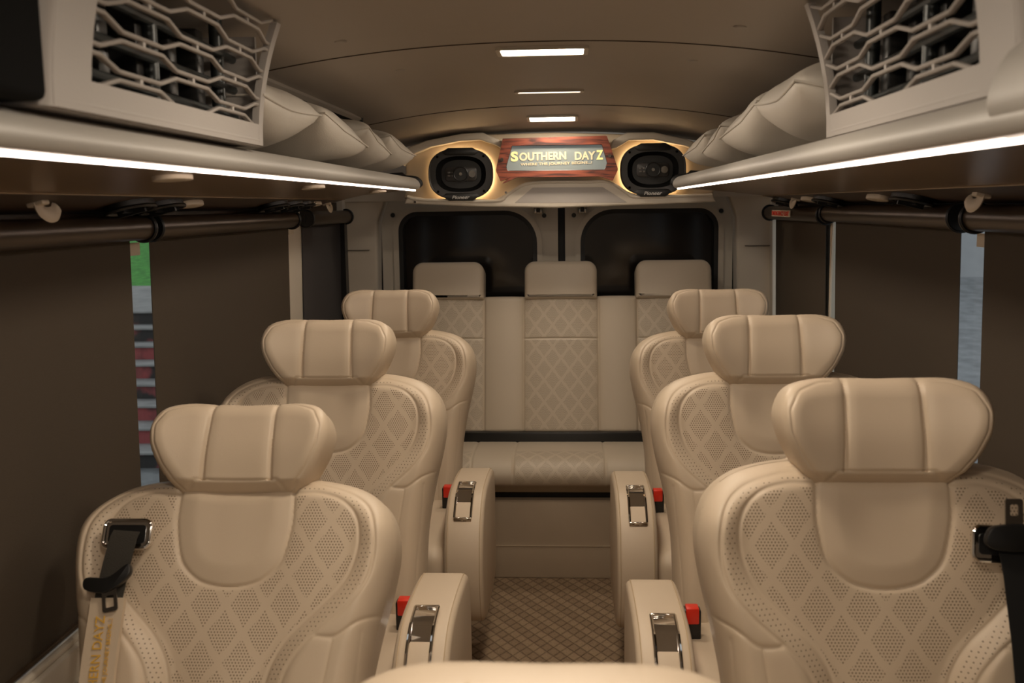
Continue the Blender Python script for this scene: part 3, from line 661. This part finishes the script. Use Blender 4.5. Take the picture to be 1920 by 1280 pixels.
speaker(1224, 318, 'black oval speaker right of the lit wooden sign')

def rot_y(g, c, a): return xf(g, Matrix.Translation(c) @ Matrix.Rotation(a, 4, 'Y') @ Matrix.Translation([-q for q in c]))
so = [px(*p) for p in [(944, 261), (1137, 256), (1158, 318), (1147, 341), (1126, 331), (955, 333), (941, 346), (930, 320)]]
so = resample(so, 160); sc_ = np.array(px(1043, 296))
si = [px(*p) for p in [(961, 274), (1128, 272), (1138, 306), (1133, 319), (953, 321), (949, 314)]]
def by_angle(P, n=160):
    P = resample(P, 2400); a = np.arctan2(P[:, 1]-sc_[1], P[:, 0]-sc_[0]); i = np.argsort(a); t = np.linspace(-math.pi, math.pi, n, endpoint=False)
    return np.stack([np.interp(t, a[i], P[i, 0], period=2*math.pi), np.interp(t, a[i], P[i, 1], period=2*math.pi)], 1).tolist()
sg = thing('lit_sign', 'lit sign in a dark red wooden frame between the two speakers', 'sign', (sc_[0], 3.80, sc_[1]))
O_, I_ = by_angle(so, 720), by_angle(si, 720)
obj('frame', ring_plate(O_, I_, 3.70, 3.745, 'y'), WOOD, sg, angle=30)
obj('mounting_block', box(sc_[0]-.15, sc_[0]+.15, 3.74, 3.80, sc_[1]-.03, sc_[1]+.05), BLACK, sg)
obj('inner_trim', tube([(p[0], 3.702, p[1]) for p in resample(si, 90)], .0018, 6, closed=True), BLACK, sg)
obj('panel', prism([tuple(p) for p in si], 3.715, 3.735, 'y'), SIGNP, sg, smooth=False)
def px3(u, v): a = px(u, v); return (a[0], 3.7135, a[1])
obj('lettering', rot_y(join(mv(text_geo('OUTHERN', .172, .030, .002, bold=.03), px3(1018, 293)), mv(text_geo('DAY', .075, .030, .002, bold=.03), px3(1097, 293))), px3(1043, 296), -.012), SIGNT, sg, smooth=False)
obj('lettering', rot_y(join(mv(text_geo('S', .026, .036, .002, bold=.035), px3(965, 293)), mv(text_geo('Z', .025, .034, .002, bold=.03), px3(1124, 292))), px3(1043, 296), -.012), SIGNY, sg, smooth=False, label='yellow end letters')
obj('lettering', mv(rot_y(text_geo('WHERE THE JOURNEY BEGINS...!', .262, .0120, .002, bold=.012), (0, 0, 0), -.012), px3(1043, 307.5)), SIGNT, sg, smooth=False)
for u, v in ((942, 300), (1142, 293)):
    x, z = px(u, v); obj('screw', cyl((x, 3.697, z), .006, .006, n=16), CHROME, sg)

# ------------------------------------------------------------------ luggage shelves with LED edge
SHELF = {-1: dict(x=.475, y1=3.56, z=1.435), 1: dict(x=.430, y1=3.62, z=1.428)}
for s, nm in ((-1, 'left'), (1, 'right')):
    q = SHELF[s]; X = q['x']; z = q['z']; y0, y1 = -.9, q['y1']
    t = thing('luggage_shelf', 'long %s overhead luggage shelf with a lit underside edge' % nm, 'shelf', (s*.87, y0, z))
    nose = catmull([(X+.055, z+.050), (X+.020, z+.046), (X+.002, z+.034), (X-.004, z+.018), (X+.004, z+.006), (X+.018, z+.004)], 5)
    P = [(s*p[0], p[1]) for p in nose]+[(s*(X+.06), z+.012), (s*(X+.06), z+.05)]
    obj('shelf_edge', prism(P, y0, y1, 'y'), NOSE, t, angle=40)
    obj('shelf_board', prism([(s*(X+.055), z+.015), (s*.868, z+.012), (s*.868, z+.046), (s*(X+.055), z+.048)], y0, y1, 'y'), NOSE, t)
    obj('led_strip', prism([(s*(X+.012), z+.004), (s*(X+.021), z+.004), (s*(X+.020), z-.0005), (s*(X+.013), z-.0005)], y0, y1-.004, 'y'), LEDM, t, label='glowing white LED strip')
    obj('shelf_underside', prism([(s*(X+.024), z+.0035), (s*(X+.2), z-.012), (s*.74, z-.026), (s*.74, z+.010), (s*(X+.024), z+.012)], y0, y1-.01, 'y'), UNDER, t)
    obj('cove_panel', prism([(s*.74, z-.027), (s*.868, z-.058), (s*.868, z+.008), (s*.74, z+.005)], y0, y1-.015, 'y'), COVE, t)
    obj('joint_strip', tube([(s*.741, y0+.02, z-.0275), (s*.741, y1-.03, z-.0275)], .002, 6), UNDER, t)
    # black moulded end cap
    cap = [(s*(p[0]-.008), p[1]+.006) for p in nose]+[(s*(X+.16), z-.004), (s*(X+.16), z+.06), (s*(X+.06), z+.066)]
    obj('end_cap', prism(cap, y1-.003, y1+.014, 'y', .003), BLACK, t)
# thicker moulded cover on the right shelf close to the camera
g = catmull([(.455, 1.428), (.428, 1.448), (.425, 1.475), (.445, 1.512), (.50, 1.53), (.56, 1.51), (.56, 1.44)], 5, True)
tag(obj('shelf_end_cover', prism([tuple(p) for p in g], -.9, .93, 'y', .012, 3), NOSE), 'thick rounded grey cover over the near end of the right shelf', 'trim cover')

for s, nx_ in ((-1, 15), (1, 16)):            # dark strip added behind the blind tubes to block daylight above them
    struct('trim_%d' % nx_, wall(s, 1.322, 1.44, .879, .877, -1.2, 4.05, .004), COVE)
# rails and dark recess above the shelves
for s, ye, nm in ((-1, 3.18, 'left'), (1, 3.45, 'right')):
    t = thing('side_rail', 'slim %s ceiling rail with dark recess above the pillows' % nm, 'rail', (s*.62, 1.72, 1.64))
    obj('rail', prism([(s*.595, 1.655), (s*.61, 1.645), (s*.632, 1.648), (s*.632, 1.672), (s*.60, 1.668)], 1.72, ye, 'y', .004), LINER, t)
    obj('recess', prism([(s*.606, 1.646), (s*.66, 1.585), (s*.70, 1.585), (s*.70, 1.67), (s*.612, 1.67)], 1.72, ye+.02, 'y', .004), BLACKM, t)
    obj('rail_cap', box(s*.592 if s > 0 else -.636, s*.636 if s > 0 else -.592, ye-.002, ye+.010, 1.64, 1.674, .003), BLACK, t)

# ------------------------------------------------------------------ grille boxes on the shelves
def grille_box(s, y0, y1, xb, zb, label):
    t = thing('blower_box', label, 'air unit', (s*.6, (y0+y1)/2, zb))
    H_ = 1.685-zb; n = 10
    def face_x(z): k = (z-zb)/H_; return xb+.006-.040*k**2
    zs = np.linspace(zb, zb+H_, n)
    prof = [(s*face_x(z), z) for z in zs]+[(s*.62, zb+H_-.035), (s*.82, zb+H_-.03), (s*.82, zb)]
    gy0, gy1, gz0, gz1 = y0+.10, y1-.022, zb+.034, zb+H_
    # shell: side frames + bottom strip + top; the grille opening is left open
    def strip(ya, yb, za, zb_, th=.012, ny=2):
        V, F = [], []; zz = np.linspace(za, zb_, 8)
        for dx in (0, th):
            for yy in (ya, yb):
                for z in zz: V.append((s*(face_x(z)+dx), yy, z))
        m = 8
        for i in range(m-1):
            F += [(i, i+1, m+i+1, m+i), (2*m+i, 3*m+i, 3*m+i+1, 2*m+i+1), (i, 2*m+i, 2*m+i+1, i+1), (m+i, m+i+1, 3*m+i+1, 3*m+i)]
        F += [(0, m, 3*m, 2*m), (m-1, 3*m-1, 4*m-1, 2*m-1)]
        return V, F
    body = join(strip(y0+.018, gy0, zb, gz1), strip(gy1, y1, zb, gz1), strip(gy0, gy1, zb, gz0))
    near = tube([(s*(face_x(z)+.018), y0+.018, z) for z in zs], .018, 14)
    near2 = box(min(s*(xb+.018), s*.82), max(s*(xb+.018), s*.82), y0, y0+.02, zb, zb+H_-.02)
    bot = tube([(s*(xb+.014), y0+.018, zb+.008), (s*(xb+.014), y1, zb+.008)], .0085, 12)
    far = box(min(s*(xb+.01), s*.82), max(s*(xb+.01), s*.82), y1-.008, y1, zb, zb+H_-.02)
    base = box(min(s*(xb+.012), s*.82), max(s*(xb+.012), s*.82), y0+.01, y1, zb-.001, zb+.012)
    obj('housing', join(body, near, near2, bot, far, base), GREYPL, t, angle=50)
    # honeycomb of stretched hexagons
    bars = []; P = .335; tick0 = y0+.235; amp = .0062; Hh = .0222; k = 0
    def tri(y):                                    # +1 / -1 plateaus with short ramps
        ph = ((y-tick0)/P) % 1.; r = .075
        def pl(p): return 1. if p < .25-r else (1-(p-(.25-r))/r if p < .25+r else -1.) if p < .5 else None
        a = abs(ph-.5)*2                            # 1 at the tick, 0 half a period away
        return float(np.clip((a-.5)/(r*2), -1, 1))
    zl = gz0-.004+.0
    rows = int((gz1-gz0)/Hh)+2; ys = sorted(set(np.round(np.r_[np.arange(gy0, gy1, .012), gy1, [tick0+m*P/2+dd for m in range(-2, 5) for dd in (P/4-.025, P/4+.025, P/4)]], 4))); ys = [y for y in ys if gy0 <= y <= gy1]
    for j in range(rows):
        sg_ = 1 if j % 2 == 0 else -1; path = []
        for y in ys:
            z = gz0+.004+j*Hh+sg_*amp*tri(y)
            if gz0-.006 <= z <= gz1: path.append((s*(face_x(z)+.006), y, z))
        if len(path) > 3: bars.append(tube(path, .0034, 8, flat=(.0048, .0031)))
        for m in range(-2, 6):
            y = tick0+m*P/2
            near_pair = (j % 2 == 0) if m % 2 else (j % 2 == 1)
            # ticks bridge a line with the next one where the two run close together
            z1 = gz0+.004+j*Hh+sg_*amp*tri(y); z2 = gz0+.004+(j+1)*Hh-sg_*amp*tri(y)
            if 0 < z2-z1 < .015 and gy0 < y < gy1 and gz0 < z1 < gz1: bars.append(box(min(s*(face_x(z1)+.002), s*(face_x(z1)+.009)), max(s*(face_x(z1)+.002), s*(face_x(z1)+.009)), y-.004, y+.004, z1, z2))
    obj('grille', join(*bars), GREYPL, t, label='stretched hexagon grille')
    # dark works behind the grille: back plate, coil block and fins
    bk = obj('blower_core', join(box(min(s*(xb+.10), s*.80), max(s*(xb+.10), s*.80), gy0-.05, gy1+.012, zb+.013, gz1-.03), *[box(min(s*(xb+.055), s*(xb+.10)), max(s*(xb+.055), s*(xb+.10)), y, y+.03, zb+.02, zb+.17, .004) for y in np.arange(gy0+.02, gy1-.04, .11)]), mat('core_dark', (.018, .017, .016), .35), t)
    obj('coil_tube', join(*[tube([(s*(xb+.045), gy0, z), (s*(xb+.045), gy1, z-.01)], .007, 10) for z in (zb+.055, zb+.10, zb+.15)], *[cyl((s*(xb+.05), y, zb+.10), .011, .19, 'z', 12) for y in (gy0+.06, gy0+.27, gy1-.06)]), mat('coil_grey', (.035, .04, .04), .35, metal=.2), t)
    return t
grille_box(-1, .985, 1.70, .458, 1.486, 'large grey air unit with hexagon grille on the left shelf')
grille_box(1, .95, 1.65, .462, 1.480, 'large grey air unit with hexagon grille on the right shelf')
tag(obj('overhead_box', box(-.84, -.456, -.9, .980, 1.487, 1.655, .010, 3), BLACKM), 'plain black box at the near end of the left shelf', 'locker')  # plain black box over the shelf, covers the air unit's near side

# ------------------------------------------------------------------ pillows
def pillow(label, loc, size, th, rot, seed, nm, fold=0):
    rs = np.random.RandomState(seed); n = 40; u, v = np.meshgrid(np.linspace(-1, 1, n), np.linspace(-1, 1, n))
    env = np.clip((1-np.abs(u)**2.6)*(1-np.abs(v)**2.6), 0, 1)**.44
    pin = 1-.05*(1-np.abs(u*v))*np.maximum(np.abs(u), np.abs(v))**4; X = u*pin*size[0]/2; Yy = v*pin*size[1]/2
    wr = .012*(np.sin(5*u+rs.rand()*6)*np.cos(4*v+rs.rand()*6))+.006*np.sin(11*u*v+rs.rand()*6)*np.abs(u*v)
    wr = wr*env; sag = .012*np.sin(2.2*u+seed)*np.abs(v)**2+.008*(u*v)**2
    top = np.stack([X, Yy, env*th/2+wr*.6+sag], -1).reshape(-1, 3); bot = np.stack([X, Yy, -env*th/2+wr*.4+sag], -1).reshape(-1, 3)
    idx = np.arange(n*n).reshape(n, n); F = np.stack([idx[:-1, :-1], idx[:-1, 1:], idx[1:, 1:], idx[1:, :-1]], -1).reshape(-1, 4).tolist()
    Fb = [[q+n*n for q in f[::-1]] for f in F]; V = np.vstack([top, bot])
    # weld rims
    rim = set(idx[0].tolist()+idx[-1].tolist()+idx[:, 0].tolist()+idx[:, -1].tolist()); Fb = [[q-n*n if (q-n*n) in rim else q for q in f] for f in Fb]
    M = Matrix.Translation(loc) @ Euler(rot).to_matrix().to_4x4()
    G = xf((V.tolist(), F+Fb), M); sh = (1.484 if loc[0] < 0 else 1.477)-min(p[2] for p in G[0]); M = Matrix.Translation((0, 0, sh)) @ M   # rests on the shelf
    o = obj('pillow', xf((V.tolist(), F+Fb), M), PIL, None, angle=180)
    tag(o, label, 'pillow', nm); loop = idx[0, :].tolist()+idx[1:, -1].tolist()+idx[-1, -2::-1].tolist()+idx[-2:0:-1, 0].tolist()
    obj('piping', xf(tube([tuple(V[i]) for i in loop], .0022, 6, closed=True), M), PIL, o)
    return o
zt = 1.482
pillow('cream leatherette pillow on the left shelf right behind the air unit', (-.668, 1.93, zt+.072), (.40, .50), .135, (.02, -.05, .05), 1, 'pillows on the left shelf')
pillow('cream leatherette pillow on the left shelf, second behind the air unit', (-.668, 2.40, zt+.068), (.40, .42), .125, (-.12, -.04, -.02), 2, 'pillows on the left shelf')
pillow('cream leatherette pillow on the left shelf, third behind the air unit', (-.668, 2.81, zt+.066), (.40, .40), .12, (-.12, -.05, .04), 3, 'pillows on the left shelf')
pillow('cream leatherette pillow on the left shelf, last before the rear speaker', (-.668, 3.22, zt+.064), (.40, .40), .12, (-.10, -.05, -.03), 4, 'pillows on the left shelf')
zt = 1.475
pillow('big cream leatherette pillow on the right shelf right behind the air unit', (.640, 1.90, zt+.078), (.42, .50), .145, (.02, .05, -.05), 5, 'pillows on the right shelf')
pillow('cream leatherette pillow on the right shelf, second behind the air unit', (.640, 2.36, zt+.070), (.40, .42), .13, (-.12, .05, .03), 6, 'pillows on the right shelf')
pillow('cream leatherette pillow on the right shelf, third behind the air unit', (.640, 2.77, zt+.066), (.40, .40), .12, (-.12, .04, -.02), 7, 'pillows on the right shelf')
pillow('cream leatherette pillow on the right shelf, last before the rear speaker', (.640, 3.17, zt+.064), (.40, .40), .12, (-.10, .04, .04), 8, 'pillows on the right shelf')

# ------------------------------------------------------------------ roller blinds
def blind(s, y0, y1, label, fy0=None, fy1=None, zt_=1.343, bot=.608, fx=.862, m=BLIND, tr=.0255):
    fy0 = y0+.02 if fy0 is None else fy0; fy1 = y1-.02 if fy1 is None else fy1
    xt = s*(.845); t = thing('roller_blind', label, 'blind', (xt, (y0+y1)/2, zt_), 'roller blinds along the windows')
    obj('tube', tube([(xt, y0, zt_), (xt, y1, zt_)], tr, 20), TUBE, t)
    V = [(s*fx, fy0, zt_-.005), (s*fx, fy1, zt_-.005), (s*(fx+.014), fy1, bot), (s*(fx+.014), fy0, bot)]; V += [(a+s*.002, b, c) for a, b, c in V]
    obj('fabric', (V, [(0, 1, 2, 3), (7, 6, 5, 4), (0, 4, 5, 1), (1, 5, 6, 2), (2, 6, 7, 3), (3, 7, 4, 0)]), m, t, smooth=False)
    obj('bottom_bar', tube([(s*(fx+.013), fy0, bot), (s*(fx+.013), fy1, bot)], .006, 8), TUBE, t)
    for yy in (y0, y1):
        br = tube([(xt+(tr+.003)*math.cos(a), yy, zt_+(tr+.003)*math.sin(a)) for a in np.linspace(0, 2*math.pi, 25)[:-1]], .004, 6, closed=True)
        obj('bracket', join(br, cyl((xt, yy, zt_), tr+.001, .008), box(min(xt, xt+s*.03), max(xt, xt+s*.03), yy-.008, yy+.008, zt_-.012, zt_+.012)), BLACK, t)
    return t
blind(-1, -.3, 2.075, 'brown roller blind over the nearest left window', fy1=2.045)
blind(-1, 2.115, 3.22, 'brown roller blind over the middle left window', fy0=2.145, fy1=3.235)
blind(-1, 3.40, 4.02, 'dark grey roller blind at the rear end of the left wall', fy0=3.41, fy1=4.02, m=mat('grey_blind_fabric', (.045, .040, .040), .85, bump=.5, bscale=900))
blind(1, -.3, 2.00, 'brown roller blind over the nearest right window', fy1=1.995)
blind(1, 2.07, 3.10, 'brown roller blind over the middle right window', fy0=2.115, fy1=3.085)
rb = blind(1, 3.14, 4.00, 'brown roller blind at the rear end of the right wall', fy0=3.205, fy1=3.965, zt_=1.337)
lab = obj('warning_sticker', box(.813, .8165, 3.50, 3.80, 1.326, 1.349), mat('sticker_white', (.65, .55, .42), .6), rb, label='red and white emergency exit sticker')
g = text_geo('EMERGENCY EXIT', .285, .016, .001, bold=.03)
obj('lettering', xf(g, Matrix.Translation((.8125, 3.65, 1.3375)) @ Matrix.Rotation(-math.pi/2, 4, 'Z')), RED, lab, smooth=False)
struct('trim_14', prism([(3.985, .54), (4.035, .54), (4.035, 1.36), (3.985, 1.36)], -.868, -.846, 'x'), BLACK)
for s, y in ((-1, 2.095), (1, 2.035)):           # bits of masking tape left at the top of the gaps
    ya, yb = (2.045, 2.105) if s < 0 else (1.995, 2.045)
    tag(obj('tape_strip', box(min(s*.868, s*.870), max(s*.868, s*.870), ya, yb, 1.285, 1.312), CAPM), 'tan tape tab in the %s window gap under the blind tubes' % ('left' if s < 0 else 'right'), 'tape')
tag(obj('paper_sticker', box(-.864, -.862, 3.24, 3.30, 1.295, 1.312), CAPM), 'small tan sticker on top of the left cream pillar', 'sticker')

# ------------------------------------------------------------------ fittings on the cove
def cove_pt(s, y, k):                             # k 0..1 across the cove panel, just under it
    q = SHELF[s]; z = q['z']; a = np.array([s*.74, z-.028]); b = np.array([s*.868, z-.059]); p = a+(b-a)*k; return Vector((p[0], y, p[1]))
def cove_M(s, y, k, spin=0.):
    return Matrix.Translation(cove_pt(s, y, k)) @ Matrix.Rotation(s*math.atan2(.031, .128), 4, 'Y') @ Matrix.Rotation(spin, 4, 'Z')
def oval(rx, ry, p=2., n=28): return [(rx*abs(math.cos(a))**(2/p)*math.copysign(1, math.cos(a)), ry*abs(math.sin(a))**(2/p)*math.copysign(1, math.sin(a))) for a in np.linspace(0, 2*math.pi, n+1)[:-1]]
def vent(s, y, label):
    t = thing('air_vent', label, 'air vent', tuple(cove_pt(s, y, .45)), 'black air vents under the shelves'); M = cove_M(s, y, .45)
    O = oval(.040, .062, 2.4); I = oval(.030, .050, 2.4)
    obj('vent_ring', xf(join(ring_plate(O, I, -.012, .002, 'z'), tube([(p[0], p[1], -.012) for p in O], .004, 6, closed=True)), M), BLACK, t)
    obj('vent_blade', xf(join(box(-.028, .028, -.004, .004, -.022, -.004), box(-.003, .003, -.040, .040, -.018, -.004), *[box(-.026, .026, q, q+.003, -.012, -.002) for q in (-.03, -.018, .014, .026)]), M), BLACK, t)
def cap(s, y, label, r=(.020, .054)):
    t = tag(obj('oval_cap', xf(prism(oval(*r, 2.6), -.010, .002, 'z', .003), cove_M(s, y, .35, -.0)), CAPM), label, 'cap', 'cream oval caps under the shelves')
def hook(s, y, label):
    M = cove_M(s, y, .4); p = [(0, -.02, 0), (0, -.018, -.012), (0, 0, -.020), (0, .022, -.018), (0, .034, -.008)]
    g = join(tube([tuple(q) for q in catmull(p, 4)], .008, 8, flat=(.013, .005)), box(-.014, .014, -.032, -.008, -.006, .002, .003))
    tag(obj('coat_hook', xf(g, M), CAPM), label, 'hook', 'coat hooks under the shelves')
for y, l in ((1.91, 'black oval air vent under the left shelf above the window gap, front of the pair'), (2.06, 'black oval air vent under the left shelf above the window gap, rear of the pair')): vent(-1, y, l)
for y, l in ((2.86, 'black air vent under the left shelf near the rear pillar, front of three'), (3.02, 'black air vent under the left shelf near the rear pillar, middle of three'), (3.16, 'black air vent under the left shelf near the rear pillar, rear of three')): vent(-1, y, l)
cap(-1, 2.19, 'cream oval cap behind the left pair of vents'); cap(-1, 3.28, 'cream oval cap behind the three rear left vents')
hook(-1, 1.58, 'cream coat hook under the left shelf, near end'); hook(-1, 3.50, 'cream coat hook under the left shelf, rear end')
for y, l in ((2.22, 'black air vent under the right shelf, nearest'), (2.92, 'black air vent under the right shelf above the middle blind'), (3.50, 'black air vent under the right shelf, rearmost')): vent(1, y, l)
cap(1, 2.42, 'larger cream oval cap between two right vents'); cap(1, 3.10, 'smaller cream oval cap near the rear right vent')
hook(1, 1.86, 'cream coat hook under the right shelf, near end'); hook(1, 3.33, 'cream coat hook under the right shelf, rear end')
# round reading lamps let into the lit underside of the left shelf
for s, y, l in ((-1, 1.55, 'cream reading lamp disc in the left shelf underside, nearest'), (-1, 2.42, 'cream reading lamp disc in the left shelf underside, middle'), (-1, 3.25, 'cream reading lamp disc in the left shelf underside, rear')):
    q = SHELF[s]; xx = q['x']+.09
    tag(obj('reading_lamp', xf(prism(oval(.026, .050, 2.2), -.006, .004, 'z', .002), Matrix.Translation((s*xx, y, q['z']-.0035)) @ Matrix.Rotation(s*.09, 4, 'Y')), CAPM), l, 'lamp', 'reading lamps under the left shelf')

# ------------------------------------------------------------------ ceiling lamps
def ceiling_lamp(y, w_, d_, em, power, label, x=.0):
    z = ceil_z(x, y); t = thing('ceiling_lamp', label, 'lamp', (x, y, z), 'ceiling lamps'); sl_ = (ceil_z(x, y+.03)-ceil_z(x, y-.03))/.06
    M = Matrix.Translation((x, y, z)) @ Matrix.Rotation(math.atan(sl_), 4, 'X')
    obj('frame', xf(ring_plate(rrect(-w_/2-.010, w_/2+.010, -d_/2-.010, d_/2+.010, .012, 5), rrect(-w_/2, w_/2, -d_/2, d_/2, .008, 5), -.007, .004, 'z'), M), PANEL, t)
    obj('diffuser', xf(prism(rrect(-w_/2, w_/2, -d_/2, d_/2, .008, 5), -.005, .003, 'z'), M), em, t, smooth=False, label='glowing diffuser')
    if power:
        ld = bpy.data.lights.new('ceiling_lamp_light', 'AREA'); ld.shape = 'RECTANGLE'; ld.size = w_; ld.size_y = d_; ld.energy = power; ld.color = (1., .85, .68)
        lo = bpy.data.objects.new('ceiling_lamp_light', ld); COL.objects.link(lo); lo.parent = t; lo.location = (0, 0, -.012)
LW = 3.4
ceiling_lamp(2.235, .180, .085, LAMPM, LW, 'lit ceiling lamp nearest the camera, the largest of three')
ceiling_lamp(3.02, .185, .030, LAMPD, LW*.7, 'thin ceiling lamp, the middle of three')
ceiling_lamp(3.59, .160, .085, LAMPM, LW*.5, 'lit ceiling lamp just above the wooden sign')
ceiling_lamp(1.45, .180, .100, LAMPM, LW*1.2, 'ceiling lamp above the nearest seats')
ceiling_lamp(-.35, .180, .100, LAMPM, LW*1.3, 'unseen lamp added over the cab end as frontal fill')  # out of view, added as fill in place of windscreen daylight
ceiling_lamp(.55, .180, .100, LAMPM, LW*1.3, 'unseen lamp over the front seat, used as frontal fill')  # also out of view, kept strong to fill the seat faces from the front

# ------------------------------------------------------------------ outside
GROUND = mat('pavement', (.20, .21, .21), .8, var=.35, vscale=5)
GRASS = mat('lawn', (.07, .30, .045), .9, var=.4, vscale=9, bump=1., bscale=60)
def stair_mat():
    m = mat('worn_red_riser', (.16, .05, .05), .8); t = m.node_tree; b = t.nodes['Principled BSDF']
    tc = t.nodes.new('ShaderNodeTexCoord'); nz = t.nodes.new('ShaderNodeTexNoise'); nz.inputs['Scale'].default_value = 3.; nz.inputs['Detail'].default_value = 7
    r = t.nodes.new('ShaderNodeValToRGB'); r.color_ramp.elements[0].position = .42; r.color_ramp.elements[0].color = (.045, .042, .04, 1); r.color_ramp.elements[1].position = .56; r.color_ramp.elements[1].color = (.36, .085, .085, 1)
    t.links.new(tc.outputs['Object'], nz.inputs['Vector']); t.links.new(nz.outputs['Fac'], r.inputs[0]); t.links.new(r.outputs[0], b.inputs['Base Color']); return m
RISER = stair_mat(); TREAD = mat('grey_tread', (.30, .30, .29), .8, var=.2, vscale=4)
struct('ground', box(-16, -1.2, -3, 9.2, -1.2, -1.1), GROUND)
st = thing('outdoor_stairs', 'worn red outdoor staircase seen through the left window gap', 'stairs', (-4.5, 10.4, -1.1))
for i in range(8):
    y = 9.2+i*.35; z = -1.1+i*.16
    r_ = obj('riser', box(-7, -2, y, y+.06, z, z+.135), RISER, st); obj('tread', box(-7, -2, y-.03, y+.38, z+.135, z+.16, .006), TREAD, st)
struct('landing', box(-7.5, -1.5, 12.0, 15.6, .10, .18), TREAD)
gv = [(-12, 15.5, .15), (-1, 15.5, .15), (-1, 24, 1.1), (-12, 24, 1.1)]; gv += [(a, b, c-.2) for a, b, c in gv]
tag(obj('lawn', (gv, [(0, 1, 2, 3), (7, 6, 5, 4), (0, 4, 5, 1), (1, 5, 6, 2), (2, 6, 7, 3), (3, 7, 4, 0)]), GRASS), 'green lawn above the outdoor stairs', 'grass', kind='stuff')
gv = [(1.2, -2, -1.1), (16, -2, -1.1), (16, 14, .33), (1.2, 14, .33)]; gv += [(a, b, c-.2) for a, b, c in gv]
struct('ground.001', (gv, [(0, 1, 2, 3), (7, 6, 5, 4), (0, 4, 5, 1), (1, 5, 6, 2), (2, 6, 7, 3), (3, 7, 4, 0)]), mat('asphalt_wet', (.30, .315, .325), .6, var=.25, vscale=7), smooth=False)
tag(obj('boundary_wall', box(1.4, 16, 13.9, 14.1, .0, 3.2), mat('pale_render', (.50, .515, .53), .8, var=.05)), 'pale grey boundary wall outside the right windows', 'wall')
